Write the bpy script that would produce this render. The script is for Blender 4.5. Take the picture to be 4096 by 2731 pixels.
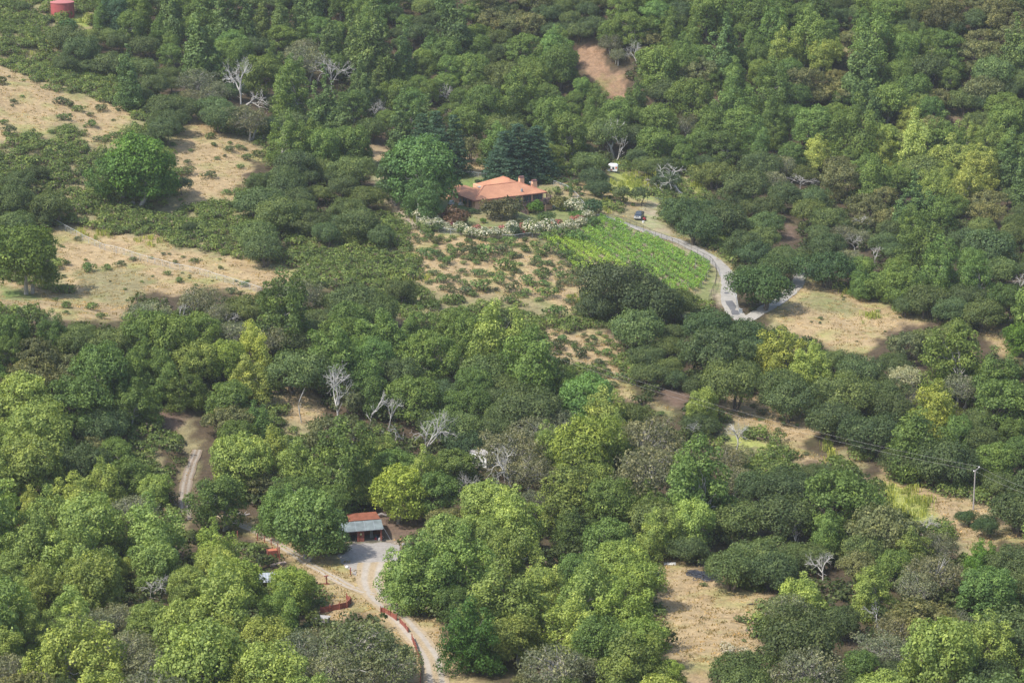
import bpy, math, random
import numpy as np
from mathutils import Vector, Matrix
PI = math.pi
R_ = math.radians
for o in list(bpy.data.objects): bpy.data.objects.remove(o)
S = bpy.context.scene
COL = S.collection

# ---------------------------------------------------------------- camera, sky, sun
CAMZ, PITCH, FPX = 157.0, 15.3, 9930.0
cam_d = bpy.data.cameras.new('camera'); cam = bpy.data.objects.new('camera', cam_d); COL.objects.link(cam)
cam.location = (0, 0, CAMZ); cam.rotation_euler = (R_(90 - PITCH), 0, 0)
cam_d.sensor_width = 36; cam_d.lens = 36 * FPX / 4096; cam_d.clip_start = 1; cam_d.clip_end = 20000
S.camera = cam
SUN_EL, SUN_AZ = 54.0, 211.0          # azimuth: direction TOWARDS the sun, degrees from +X (left, a little to the viewer)
sd = Vector((math.cos(R_(SUN_EL)) * math.cos(R_(SUN_AZ)), math.cos(R_(SUN_EL)) * math.sin(R_(SUN_AZ)), math.sin(R_(SUN_EL))))
W = bpy.data.worlds.new("World"); S.world = W; W.use_nodes = True
nt = W.node_tree; nt.nodes.clear()
sky = nt.nodes.new('ShaderNodeTexSky'); sky.sky_type = 'NISHITA'; sky.sun_disc = False
sky.sun_elevation = R_(SUN_EL); sky.sun_rotation = math.atan2(sd.x, sd.y)
sky.dust_density = 2.0
bg = nt.nodes.new('ShaderNodeBackground'); bg.inputs[1].default_value = 0.145
wo = nt.nodes.new('ShaderNodeOutputWorld')
nt.links.new(sky.outputs[0], bg.inputs[0]); nt.links.new(bg.outputs[0], wo.inputs[0])
sl = bpy.data.lights.new('sun', 'SUN'); sl.energy = 3.3; sl.angle = R_(0.6); sl.color = (1.0, 0.955, 0.88)
so = bpy.data.objects.new('sun', sl); COL.objects.link(so)
so.rotation_euler = sd.to_track_quat('Z', 'Y').to_euler()
S.view_settings.view_transform = 'Standard'; S.view_settings.look = 'None'
S.view_settings.exposure = 0.70; S.view_settings.gamma = 1
S.render.engine = 'CYCLES'
S.cycles.max_bounces = 6; S.cycles.diffuse_bounces = 3; S.cycles.transmission_bounces = 3; S.cycles.transparent_max_bounces = 6; S.cycles.volume_bounces = 1
S.render.resolution_x = 1024; S.render.resolution_y = 682
try: S.cycles.use_denoising = True
except Exception: pass

# ---------------------------------------------------------------- projection helpers (photo pixels at 4096 x 2731)
CPT, SPT = math.cos(R_(PITCH)), math.sin(R_(PITCH))
def ray(px, py):
    x = (px - 2048) / FPX; y = (1365.5 - py) / FPX
    d = np.array([x, CPT + y * SPT, -SPT + y * CPT]); return d / np.linalg.norm(d)
def project(x, y, z):
    dz = z - CAMZ
    f = y * CPT - dz * SPT; u = y * SPT + dz * CPT
    f = np.maximum(f, 1.0)
    return 2048 + FPX * x / f, 1365.5 - FPX * u / f
def phi(py): return R_(PITCH) + math.atan((py - 1365.5) / FPX)

# ---------------------------------------------------------------- terrain
CTRL = {
 -350: [(2731,6),(2200,2),(1800,5),(1500,12),(1280,24),(1200,27),(1160,27),(1110,14),(1000,17),(900,19),(700,27),(500,35),(300,42),(100,47),(0,50)],
 200: [(2731,6),(2450,4),(2200,2),(2000,3),(1800,4),(1500,10),(1290,21),(1225,25),(1190,25),(1120,12),(1000,15),(900,17),(700,24),(500,32),(300,38),(100,44),(0,47)],
 600: [(2731,6),(2450,3),(2200,1),(2000,2),(1800,3),(1500,10),(1300,14),(1200,13),(1100,12),(1000,14),(900,16),(700,22),(500,29),(350,33),(200,36),(0,46)],
 1000: [(2731,6),(2500,3),(2300,1),(2000,2),(1700,5),(1400,11),(1200,13),(1050,13),(900,16),(700,20),(500,26),(400,28),(250,31),(0,44)],
 1450: [(2731,8),(2550,5),(2400,2.5),(2250,.3),(2165,0),(2050,1),(1900,3),(1600,5),(1300,8),(1100,12),(900,16),(700,17),(580,19),(400,23),(200,34),(0,45)],
 1800: [(2731,9),(2500,5),(2300,3),(2000,2),(1800,3),(1600,4.5),(1300,7),(1150,9),(1000,12.5),(900,14),(800,14),(700,17),(600,17),(480,16),(350,22),(200,33),(0,45)],
 2100: [(2731,8),(2500,5),(2300,3),(2000,2),(1870,1.5),(1600,4),(1300,6),(1150,8),(1000,12),(930,13),(838,13),(760,15),(690,17),(620,15),(500,15),(400,19),(200,33),(0,46)],
 2550: [(2731,6),(2400,4),(2200,3),(1900,2),(1600,3),(1350,4),(1150,6),(1000,8.5),(880,9.5),(790,9),(660,7),(500,14),(400,20),(250,31),(100,41),(0,47)],
 2850: [(2731,7),(2400,4),(2200,3),(1900,1),(1600,2),(1400,3),(1200,5),(1050,7),(900,5),(750,5),(600,8),(400,20),(200,34),(0,47)],
 3200: [(2731,8),(2400,5),(2100,2),(1800,0),(1600,0),(1400,2),(1250,4),(1150,5),(1000,3),(800,3),(600,8),(400,20),(200,34),(0,48)],
 3600: [(2731,8),(2400,5),(2150,2),(1950,0),(1700,-1),(1500,0),(1300,4),(1200,4),(1000,2),(800,4),(600,9),(400,21),(200,35),(0,49)],
 4000: [(2731,8),(2400,5),(2200,3),(2035,0),(1800,-1),(1600,-1),(1380,3),(1280,4),(1000,2),(800,4),(600,10),(400,22),(200,36),(0,50)],
 4500: [(2731,8),(2400,5),(2200,3),(2035,0),(1800,-1),(1600,-1),(1300,3),(1000,2),(800,4),(600,10),(400,22),(200,36),(0,50)]}
cw = []
for px, lst in CTRL.items():
    for py, z in lst:
        d = ray(px, py); t = (z - CAMZ) / d[2]; cw.append((d[0] * t, d[1] * t, z))
for x in range(-240, 241, 40):
    for y, z in ((310, 8), (280, 8), (930, 66), (980, 82), (1040, 96), (1120, 108)): cw.append((x, y, z))
cw = np.array(cw)
STEP = 1.25
fx = np.arange(-262.5, 262.6, STEP); fy = np.arange(290, 1000.1, STEP)
GX, GY = np.meshgrid(fx, fy)
def ctrl_z(X, Y):
    num = np.zeros_like(X); den = np.zeros_like(X) + 1e-30
    num0 = np.zeros_like(X); den0 = np.zeros_like(X) + 1e-30
    for x, y, z in cw:
        d2 = ((X - x) / 24.0) ** 2 + ((Y - y) / 17.0) ** 2
        w = np.exp(-0.5 * d2); num += w * z; den += w
        w0 = 1.0 / (1 + d2) ** 3; num0 += w0 * z; den0 += w0
    a = np.clip(den / 0.02, 0, 1)
    return a * num / den + (1 - a) * num0 / den0
GZ = ctrl_z(GX, GY)
GZ += 0.35 * np.sin(GX * .21 + 1.3 * np.sin(GY * .13)) * np.sin(GY * .17 + GX * .05) + 0.12 * np.sin(GX * .73 + GY * .31) * np.sin(GY * .61 - GX * .2)
def zt(x, y, G=None):
    G = GZ if G is None else G
    i = (x - fx[0]) / STEP; j = (y - fy[0]) / STEP
    i = min(max(i, 0), len(fx) - 1.001); j = min(max(j, 0), len(fy) - 1.001)
    a, b = int(i), int(j); u, v = i - a, j - b
    return float((G[b, a] * (1 - u) + G[b, a + 1] * u) * (1 - v) + (G[b + 1, a] * (1 - u) + G[b + 1, a + 1] * u) * v)
def hit(px, py):
    d = ray(px, py); t = 330.0 if py < 2900 else 300.0; prev = t
    while t < 1300:
        if CAMZ + d[2] * t <= zt(d[0] * t, d[1] * t): break
        prev = t; t += 2.0
    for _ in range(9):
        m = (prev + t) / 2
        if CAMZ + d[2] * m <= zt(d[0] * m, d[1] * m): t = m
        else: prev = m
    return Vector((d[0] * t, d[1] * t, zt(d[0] * t, d[1] * t)))
def scale_at(p): return FPX / (p.y * CPT - (p.z - CAMZ) * SPT)

# building sites are levelled
HC = hit(1900, 838); HTH = R_(29.7)
HU = Vector((math.cos(HTH), math.sin(HTH), 0)); HV = Vector((-math.sin(HTH), math.cos(HTH), 0))
du = (GX - HC.x) * HU.x + (GY - HC.y) * HU.y; dv = (GX - HC.x) * HV.x + (GY - HC.y) * HV.y
def sst(a, b, x): t = np.clip((x - a) / (b - a), 0, 1); return t * t * (3 - 2 * t)
wgt = sst(-9, -1, du) * (1 - sst(25, 34, du)) * sst(-13, -5, dv) * (1 - sst(17, 26, dv))
tgt = HC.z - 2.5 * sst(9, 14.5, du) * (1 - .9 * sst(3, 14, dv)) - .02 * np.maximum(0, -dv)
GZ = GZ * (1 - wgt) + tgt * wgt
GC = hit(1369, 2168); GTH = R_(7.0)
dg = np.hypot(GX - GC.x - 3.5, GY - GC.y - 2)
wgt = 1 - sst(6, 15, dg)
GZ = GZ * (1 - wgt) + GC.z * wgt

# ---------------------------------------------------------------- what covers the ground, as polygons read off the photo
CW, CH, OX, OY, CS = 620, 480, -430, -430, 8          # raster of photo cells
cxs = OX + CS * (np.arange(CW) + .5); cys = OY + CS * (np.arange(CH) + .5)
CXg, CYg = np.meshgrid(cxs, cys)
def inpoly(P, X, Y):
    r = np.zeros(X.shape, bool); n = len(P)
    for i in range(n):
        x0, y0 = P[i]; x1, y1 = P[(i + 1) % n]
        if y0 == y1: continue
        c = ((Y < y0) != (Y < y1)) & (X < (x1 - x0) * (Y - y0) / (y1 - y0) + x0)
        r ^= c
    return r
LIT, DRY, GRN, YEL, DRT, GRV, SCR, MIX, PAL = range(9)
OPEN = [
 (DRY, [(-300,180),(0,262),(90,300),(190,350),(330,390),(480,420),(560,470),(490,500),(505,560),(420,590),(330,570),(330,500),(230,480),(200,540),(100,520),(0,560),(-300,560)]),
 (DRY, [(780,465),(840,500),(900,540),(960,560),(1030,590),(1040,640),(980,700),(940,790),(800,800),(720,830),(690,760),(700,620),(680,550),(740,520)]),
 (DRY, [(200,920),(300,900),(420,930),(560,950),(640,930),(700,1000),(820,1020),(1000,1035),(1200,1085),(1180,1115),(1040,1150),(1020,1210),(960,1190),(880,1150),(720,1180),(560,1165),(520,1230),(480,1260),(300,1170),(240,1120),(235,1000)]),
 (MIX, [(300,1080),(520,1070),(640,1120),(560,1165),(500,1240),(330,1180)]),
 (DRY, [(-350,1080),(0,1118),(120,1140),(240,1175),(350,1205),(450,1230),(510,1255),(480,1285),(350,1278),(260,1280),(180,1255),(90,1225),(0,1215),(-350,1190)]),
 (GRN, [(0,1145),(100,1160),(180,1195),(100,1205),(0,1195)]),
 (DRY, [(1330,555),(1400,572),(1480,585),(1590,598),(1580,640),(1500,650),(1480,615),(1400,595)]),
 (PAL, [(1490,650),(1530,650),(1540,740),(1600,790),(1660,880),(1672,905),(1640,915),(1560,820),(1500,740)]),
 (MIX, [(1520,800),(1560,800),(1590,850),(1560,850)]),
 (DRY, [(1650,915),(1750,935),(2000,955),(2140,955),(2240,1040),(2370,1120),(2330,1200),(2280,1260),(2230,1300),(2180,1230),(2050,1190),(1900,1190),(1760,1170),(1640,1110),(1700,1060),(1640,1010),(1610,960)]),
 (GRN, [(2060,1180),(2180,1200),(2280,1250),(2260,1265),(2150,1215)]),
 (DRY, [(1825,625),(1950,635),(1940,700),(1830,690)]),
 (GRN, [(1815,695),(1945,700),(1930,760),(1840,765)]),
 (DRY, [(2205,690),(2290,715),(2400,760),(2520,800),(2600,800),(2645,820),(2655,880),(2640,915),(2700,955),(2640,945),(2580,915),(2545,870),(2550,840),(2430,800),(2350,770),(2330,800),(2350,830),(2290,780),(2215,745)]),
 (GRN, [(2390,855),(2440,860),(2520,890),(2540,910),(2490,905),(2400,880)]),
 (PAL, [(2560,820),(2640,810),(2660,860),(2650,900),(2700,950),(2640,945),(2580,912),(2560,880)]),
 (YEL, [(2440,685),(2520,690),(2560,740),(2600,770),(2650,805),(2560,802),(2480,772),(2425,755)]),
 (YEL, [(2760,730),(2810,745),(2800,775),(2760,765)]),
 (GRN, [(1660,880),(1720,800),(1790,775),(1900,840),(2060,850),(2180,850),(2230,800),(2290,790),(2350,860),(2340,895),(2130,935),(1990,940),(1760,915)]),
 (MIX, [(1900,850),(2060,860),(2080,900),(1900,900)]),
 (GRN, [(2400,868),(2560,930),(2700,990),(2840,1050),(2870,1090),(2850,1200),(2790,1210),(2770,1160),(2600,1150),(2370,1110),(2150,955),(2300,940),(2370,905)]),
 (PAL, [(2345,890),(2400,868),(2402,890),(2300,938),(2160,952),(2130,945),(2300,918)]),
 (PAL, [(2700,955),(2860,1030),(2905,1080),(2905,1230),(2880,1235),(2860,1170),(2875,1090),(2840,1050),(2700,990)]),
 (MIX, [(2400,880),(2560,938),(2700,998),(2835,1062),(2832,1105),(2795,1165),(2600,1190),(2420,1165),(2330,1095),(2250,1035),(2160,968),(2300,945)]),
 (DRY, [(3210,1110),(3300,1140),(3460,1190),(3600,1240),(3720,1270),(3740,1290),(3600,1300),(3500,1370),(3470,1440),(3440,1410),(3300,1380),(3150,1320),(3080,1270),(3090,1220),(3170,1160)]),
 (MIX, [(3240,1160),(3400,1200),(3440,1260),(3300,1260),(3200,1220)]),
 (DRY, [(3900,1290),(4050,1300),(4030,1380),(4200,1400),(4200,1460),(3990,1420),(3940,1340)]),
 (DRY, [(2140,1290),(2280,1340),(2340,1310),(2460,1350),(2490,1480),(2560,1600),(2470,1600),(2390,1470),(2320,1450),(2220,1430)]),
 (MIX, [(2600,1600),(2700,1635),(2710,1670),(2650,1670),(2600,1640)]),
 (DRT, [(2650,1540),(2760,1580),(2740,1640),(2660,1610)]),
 (DRY, [(2900,1580),(3060,1590),(3200,1680),(3290,1700),(3230,1750),(3200,1800),(3330,1840),(3200,1850),(3100,1740),(2960,1700),(2890,1640)]),
 (YEL, [(2900,1740),(3050,1760),(3080,1800),(2930,1790)]),
 (DRY, [(3530,1860),(3640,1920),(3780,1980),(3900,2010),(3960,2030),(3930,2080),(4096,2120),(4200,2190),(3990,2160),(3960,2210),(3900,2240),(3850,2160),(3780,2090),(3640,2050),(3560,1980),(3520,1920)]),
 (YEL, [(3510,1920),(3620,1960),(3720,2030),(3760,2100),(3640,2080),(3540,2020)]),
 (DRY, [(2600,2190),(2720,2240),(2800,2280),(2900,2310),(3000,2370),(3090,2360),(3060,2430),(3030,2500),(3060,2600),(2900,2640),(2820,2731),(2820,3000),(2720,3000),(2740,2731),(2680,2640),(2660,2560),(2640,2450),(2600,2350),(2590,2260)]),
 (DRY, [(860,2050),(1010,2075),(1150,2120),(1250,2210),(1370,2250),(1380,2170),(1560,2170),(1640,2140),(1560,2240),(1540,2320),(1560,2370),(1650,2430),(1770,2480),(1800,2620),(1900,2720),(2000,2740),(2000,2950),(1680,2950),(1660,2620),(1560,2500),(1420,2440),(1330,2520),(1300,2480),(1270,2440),(1260,2380),(1240,2320),(1100,2200),(940,2110)]),
 (DRT, [(1500,2050),(1700,2060),(1700,2130),(1560,2170),(1530,2160),(1510,2110)]),
 (GRV, [(1360,2180),(1440,2170),(1560,2165),(1600,2170),(1570,2240),(1545,2310),(1500,2320),(1440,2290),(1390,2250)]),
 (MIX, [(765,1770),(820,1750),(785,1850),(775,1930),(785,2040),(720,2030),(710,1980),(740,1850)]),
 (DRY, [(1140,1560),(1200,1520),(1310,1620),(1270,1690),(1220,1700),(1130,1660)]),
 (DRT, [(595,1640),(740,1625),(755,1665),(735,1715),(655,1725),(600,1690)]),
 (SCR, [(2270,140),(2330,150),(2420,210),(2440,300),(2500,290),(2510,350),(2490,400),(2450,390),(2390,350),(2340,290),(2290,220)]),
 (MIX, [(3370,170),(3430,150),(3460,210),(3380,215)]),
 (DRT, [(3780,430),(3860,420),(3870,490),(3790,490)]),
 (DRT, [(3130,870),(3190,880),(3175,960),(3145,960)]),
 (YEL, [(290,60),(360,50),(350,110),(320,110)]),
 (GRN, [(1060,385),(1110,400),(1160,430),(1080,410)]),
]
GRID = """
sssmmmmouummoomnnoommommmmomonnn
ssoommommguuummomm.gnmmmbbnommnn
ssssoogommuummmomm..onmmmnnommno
.ssssoogooummumommm.mgmmmmmnbnom
..sssss.smmmunnmomoommmmmymbyybm
ss.s.ssooooos.oo..o.o.oogonmmbym
oosss.ssoooos......ss.oooonnomno
s.ssssssosssss........sooogommoo
.......ssssss.s.......sooommmmmo
....gggomgoos....ss.s.oo...sooom
mmoommmggommmmmmsssooooo.o.ogoo.
mnnmmmbymommomooomssooooooooogom
bbmmmmbm.gbmmomoomsooooooooogomm
bbbo..mm..gbgmooggybgo.s.ooommom
bbom.mmbbbmbmbmogbbmgogssosoooom
bbbbgommmmmbbmbbgbmmmmooooms.s.o
bbbbb.mmm..bmmbbbmmbmbmmbmmby..o
bbbbbbb.m..bbmmbmbmbboooooombg.o
bbbbbbbb...bbbmbbmbb....oobbggmo
bbbgbbbbbggg.oobbbmb.....oogggoo
gbbggbbbbggg.oobbgmbb..oobmgogoo
oobbggbbbbgg..mbbogmb.ooogobogog
""".split()
GRID = [r[:32] for r in GRID]
def letter(px, py):
    c = min(max(int(px // 128), 0), 31); r = min(max(int(py // 128), 0), 21)
    if r == 21 and py > 2830: c = (c * 7 + 3) % 32 if not (5 <= c <= 15 or 20 <= c <= 23) else c
    if (c, r) in ((18, 1), (18, 2), (19, 2), (19, 3)): return 'm'
    return GRID[r][c]
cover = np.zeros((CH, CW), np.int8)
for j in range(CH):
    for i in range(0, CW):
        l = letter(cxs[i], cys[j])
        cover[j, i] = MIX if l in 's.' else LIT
openm = np.zeros((CH, CW), bool)
for k, P in OPEN:
    m = inpoly(P, CXg, CYg); cover[m] = k; openm |= m
noroad = openm.copy()
for PL_, wd in (([(2390,858),(2520,905),(2680,955),(2850,1035),(2905,1085),(2915,1150),(2915,1240),(2960,1285)], 34), ([(3050,1245),(3130,1195),(3185,1150),(3205,1115),(3200,1090)], 34), ([(1480,2300),(1490,2370),(1560,2440),(1640,2520),(1710,2600),(1745,2690),(1752,2880)], 70),
                ([(1490,2380),(1300,2300),(1120,2180),(950,2090)], 34), ([(745,2040),(735,1990),(745,1930),(765,1860),(800,1790)], 45), ([(3110,1650),(3300,1760),(3500,1900)], 20)):
    for (x0, y0), (x1, y1) in zip(PL_, PL_[1:]):
        L_ = math.hypot(x1 - x0, y1 - y0); tt = np.clip(((CXg - x0) * (x1 - x0) + (CYg - y0) * (y1 - y0)) / L_ ** 2, 0, 1)
        openm |= np.hypot(CXg - x0 - tt * (x1 - x0), CYg - y0 - tt * (y1 - y0)) < wd
def openat(px, py):
    i = int((px - OX) / CS); j = int((py - OY) / CS)
    return 0 <= i < CW and 0 <= j < CH and openm[j, i]
def coverat(px, py):
    i = int((px - OX) / CS); j = int((py - OY) / CS)
    return int(cover[min(max(j, 0), CH - 1), min(max(i, 0), CW - 1)])
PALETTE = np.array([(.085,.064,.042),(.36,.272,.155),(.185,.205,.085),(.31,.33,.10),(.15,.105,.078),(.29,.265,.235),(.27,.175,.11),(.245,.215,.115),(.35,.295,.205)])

# ---------------------------------------------------------------- object helpers
def tag(o, label=None, cat=None, group=None, kind=None):
    if label: o['label'] = label
    if cat: o['category'] = cat
    if group: o['group'] = group
    if kind: o['kind'] = kind
    return o
def link(name, data, parent=None):
    o = bpy.data.objects.new(name, data); COL.objects.link(o)
    if parent: o.parent = parent
    return o
def empty(name, loc, rz=0, sc=1):
    o = bpy.data.objects.new(name, None); COL.objects.link(o)
    o.location = loc; o.rotation_euler = (0, 0, rz); o.scale = (sc, sc, sc) if not hasattr(sc, '__len__') else sc
    o.empty_display_size = .5
    return o
def np_mesh(name, V, F, mats, midx=None, tint=None, smooth=False):
    """V (n,3), F (m,k) with k constant"""
    me = bpy.data.meshes.new(name); V = np.asarray(V, np.float32); F = np.asarray(F, np.int32)
    n, k = F.shape
    me.vertices.add(len(V)); me.vertices.foreach_set('co', V.ravel())
    me.loops.add(n * k); me.loops.foreach_set('vertex_index', F.ravel())
    me.polygons.add(n); me.polygons.foreach_set('loop_start', np.arange(0, n * k, k, dtype=np.int32))
    for m in mats: me.materials.append(m)
    if midx is not None: me.polygons.foreach_set('material_index', np.asarray(midx, np.int32))
    me.update(calc_edges=True)
    if smooth: me.polygons.foreach_set('use_smooth', np.ones(n, bool))
    if tint is not None:
        a = me.attributes.new('tint', 'FLOAT', 'FACE'); a.data.foreach_set('value', np.asarray(tint, np.float32))
    return me
class MB:
    def __init__(s): s.v = []; s.f = []; s.m = []
    def add(s, vs, fs, mi=0):
        b = len(s.v); s.v += [tuple(v) for v in vs]; s.f += [tuple(i + b for i in f) for f in fs]; s.m += [mi] * len(fs); return s
    def box(s, c, d, rz=0, mi=0, tilt=None):
        hx, hy, hz = d[0] / 2, d[1] / 2, d[2] / 2
        vs = [Vector((x, y, z)) for z in (-hz, hz) for y in (-hy, hy) for x in (-hx, hx)]
        M = Matrix.Rotation(rz, 3, 'Z')
        if tilt: M = M @ Matrix.Rotation(tilt, 3, 'X')
        vs = [M @ v + Vector(c) for v in vs]
        return s.add(vs, [(0,2,3,1),(4,5,7,6),(0,1,5,4),(2,6,7,3),(0,4,6,2),(1,3,7,5)], mi)
    def bar(s, a, b, w, h=None, mi=0):
        a = Vector(a); b = Vector(b); h = h or w; d = (b - a)
        if d.length < 1e-6: return s
        d.normalize(); up = Vector((0, 0, 1)) if abs(d.z) < .95 else Vector((1, 0, 0))
        r = d.cross(up).normalized(); u = r.cross(d)
        vs = [p + r * i * w / 2 + u * j * h / 2 for p in (a, b) for i, j in ((-1,-1),(1,-1),(1,1),(-1,1))]
        return s.add(vs, [(0,3,2,1),(4,5,6,7),(0,1,5,4),(1,2,6,5),(2,3,7,6),(3,0,4,7)], mi)
    def tube(s, pts, rad, n=6, mi=0, cap=True):
        pts = [Vector(p) for p in pts]; vs = []; fs = []
        for i, p in enumerate(pts):
            d = (pts[min(i + 1, len(pts) - 1)] - pts[max(i - 1, 0)])
            if d.length < 1e-7: d = Vector((0, 0, 1))
            d.normalize(); up = Vector((0, 0, 1)) if abs(d.z) < .9 else Vector((1, 0, 0))
            r = d.cross(up).normalized(); u = r.cross(d); q = rad[i] if hasattr(rad, '__len__') else rad
            vs += [p + (r * math.cos(2 * PI * k / n) + u * math.sin(2 * PI * k / n)) * q for k in range(n)]
        for i in range(len(pts) - 1):
            for k in range(n):
                a = i * n + k; b = i * n + (k + 1) % n; fs.append((a, b, b + n, a + n))
        if cap: fs.append(tuple(range((len(pts) - 1) * n, len(pts) * n))); fs.append(tuple(reversed(range(n))))
        return s.add(vs, fs, mi)
    def lathe(s, c, prof, n=16, mi=0, sq=None):
        vs = []; fs = []
        for r, z in prof:
            vs += [(c[0] + r * math.cos(2 * PI * k / n), c[1] + r * math.sin(2 * PI * k / n), c[2] + z) for k in range(n)]
        for i in range(len(prof) - 1):
            for k in range(n):
                a = i * n + k; b = i * n + (k + 1) % n; fs.append((a, b, b + n, a + n))
        fs.append(tuple(range((len(prof) - 1) * n, len(prof) * n))); fs.append(tuple(reversed(range(n))))
        return s.add(vs, fs, mi)
    def mesh(s, name, mats, smooth=False):
        me = bpy.data.meshes.new(name); me.from_pydata(s.v, [], s.f)
        for m in (mats if isinstance(mats, (list, tuple)) else [mats]): me.materials.append(m)
        me.polygons.foreach_set('material_index', s.m)
        if smooth: me.polygons.foreach_set('use_smooth', [True] * len(s.f))
        me.update(); return me
    def build(s, name, mats, parent=None, smooth=False): return link(name, s.mesh(name, mats, smooth), parent)

# ---------------------------------------------------------------- materials
def newmat(name):
    m = bpy.data.materials.new(name); m.use_nodes = True; t = m.node_tree
    return m, t, t.nodes['Principled BSDF']
def N(t, ty, **kw):
    n = t.nodes.new(ty)
    for k, v in kw.items():
        if k.startswith('i_'): n.inputs[k[2:].replace('_', ' ')].default_value = v
        else: setattr(n, k, v)
    return n
def ramp(t, src, stops):
    r = t.nodes.new('ShaderNodeValToRGB'); e = r.color_ramp.elements
    e[0].position, e[0].color = stops[0][0], (*stops[0][1], 1); e[1].position, e[1].color = stops[-1][0], (*stops[-1][1], 1)
    for p, c in stops[1:-1]: q = e.new(p); q.color = (*c, 1)
    t.links.new(src, r.inputs[0]); return r.outputs[0]
def mixc(t, ty, fac, a, b):
    m = t.nodes.new('ShaderNodeMix'); m.data_type = 'RGBA'; m.blend_type = ty
    for s, v in ((m.inputs[0], fac), (m.inputs[6], a), (m.inputs[7], b)):
        if hasattr(v, 'is_output'): t.links.new(v, s)
        else: s.default_value = v if not hasattr(v, '__len__') or len(v) == 4 else (*v, 1)
    return m.outputs[2]
def noise(t, scale, detail=4, rough=.6, coord='Object', dist=0):
    c = t.nodes.new('ShaderNodeTexCoord'); n = N(t, 'ShaderNodeTexNoise'); n.inputs['Scale'].default_value = scale
    n.inputs['Detail'].default_value = detail; n.inputs['Roughness'].default_value = rough; n.inputs['Distortion'].default_value = dist
    t.links.new(c.outputs[coord], n.inputs['Vector']); return n.outputs['Fac']
def plain(name, c, rough=.7, var=.25, scale=2.0, metal=0, spec=.3):
    m, t, b = newmat(name); f = noise(t, scale, 5, .65)
    lo = tuple(x * (1 - var) for x in c); hi = tuple(min(1, x * (1 + var)) for x in c)
    t.links.new(ramp(t, f, [(.3, lo), (.7, hi)]), b.inputs['Base Color'])
    b.inputs['Roughness'].default_value = rough; b.inputs['Metallic'].default_value = metal; b.inputs['Specular IOR Level'].default_value = spec
    return m
def leafmat(name, fixed=None, trans=.28):
    m, t, b = newmat(name)
    at = N(t, 'ShaderNodeAttribute', attribute_name='tint')
    if fixed is None: oi = N(t, 'ShaderNodeObjectInfo'); base = oi.outputs['Color']
    else:
        rgb = N(t, 'ShaderNodeRGB'); rgb.outputs[0].default_value = (*fixed, 1); base = rgb.outputs[0]
    f = noise(t, .45, 2, .5)
    c0 = mixc(t, 'MULTIPLY', 1.0, base, ramp(t, at.outputs['Fac'], [(0, (.52,.58,.5)), (.5, (.97,.98,.88)), (.85, (1.25,1.2,1.0)), (1, (1.75,1.6,1.35))]))
    c1 = mixc(t, 'MULTIPLY', 1.0, c0, ramp(t, f, [(.3, (.80,.84,.84)), (.7, (1.24,1.16,.95))]))
    t.links.new(c1, b.inputs['Base Color']); b.inputs['Roughness'].default_value = .55; b.inputs['Specular IOR Level'].default_value = .22
    tr = N(t, 'ShaderNodeBsdfTranslucent'); t.links.new(mixc(t, 'MULTIPLY', 1.0, c1, (1.3,1.35,.6,1)), tr.inputs[0])
    mx = N(t, 'ShaderNodeMixShader'); mx.inputs[0].default_value = trans
    t.links.new(b.outputs[0], mx.inputs[1]); t.links.new(tr.outputs[0], mx.inputs[2])
    t.links.new(mx.outputs[0], t.nodes['Material Output'].inputs['Surface'])
    return m
M_leaf = leafmat('foliage')
M_white_fl = leafmat('white_blossom', (.66,.62,.58), .2)
M_pink_fl = leafmat('pink_blossom', (.52,.17,.23), .2)
M_red_fl = leafmat('red_blossom', (.55,.08,.04), .15)
M_brown_leaf = leafmat('dry_stems', (.13,.10,.085), .1)
M_mustard = leafmat('mustard', (.36,.40,.12), .3)
M_straw = leafmat('straw', (.40,.30,.18), .3)
M_bark = plain('bark', (.13,.105,.085), .9, .4, 3)
M_bark_pale = plain('lichen_bark', (.34,.32,.28), .9, .3, 3)
M_dead = plain('bleached_wood', (.46,.44,.405), .8, .3, 3)
M_dead_grey = plain('grey_deadwood', (.33,.30,.28), .85, .3, 2)

# ground material: covering colour per vertex, broken up by noise
Mg, t, b = newmat('ground')
at = N(t, 'ShaderNodeAttribute', attribute_name='cover')
n1 = noise(t, .09, 6, .62); n2 = noise(t, .7, 6, .7); n3 = noise(t, 3.2, 3, .7)
c = mixc(t, 'MULTIPLY', 1.0, at.outputs['Color'], ramp(t, n2, [(.3, (.72,.74,.76)), (.5, (.98,.98,.98)), (.72, (1.22,1.2,1.16))]))
c = mixc(t, 'MULTIPLY', .8, c, ramp(t, n3, [(.3, (.68,.68,.68)), (.7, (1.3,1.3,1.3))]))
gm = mixc(t, 'MULTIPLY', 1.0, c, (.72,.98,.62,1))
mr = N(t, 'ShaderNodeMapRange'); mr.inputs[1].default_value = .50; mr.inputs[2].default_value = .66; mr.inputs[4].default_value = .75; t.links.new(n1, mr.inputs[0])
c = mixc(t, 'MIX', mr.outputs[0], c, gm)
n4 = noise(t, .28, 8, .72, dist=1.2)
c = mixc(t, 'MULTIPLY', .85, c, ramp(t, n4, [(.34, (.66,.60,.52)), (.47, (.96,.94,.92)), (.62, (1.12,1.12,1.1))]))
t.links.new(c, b.inputs['Base Color']); b.inputs['Roughness'].default_value = .95; b.inputs['Specular IOR Level'].default_value = .1
bp = N(t, 'ShaderNodeBump'); bp.inputs['Strength'].default_value = .7; bp.inputs['Distance'].default_value = .35
t.links.new(n2, bp.inputs['Height']); t.links.new(bp.outputs[0], b.inputs['Normal'])

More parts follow.
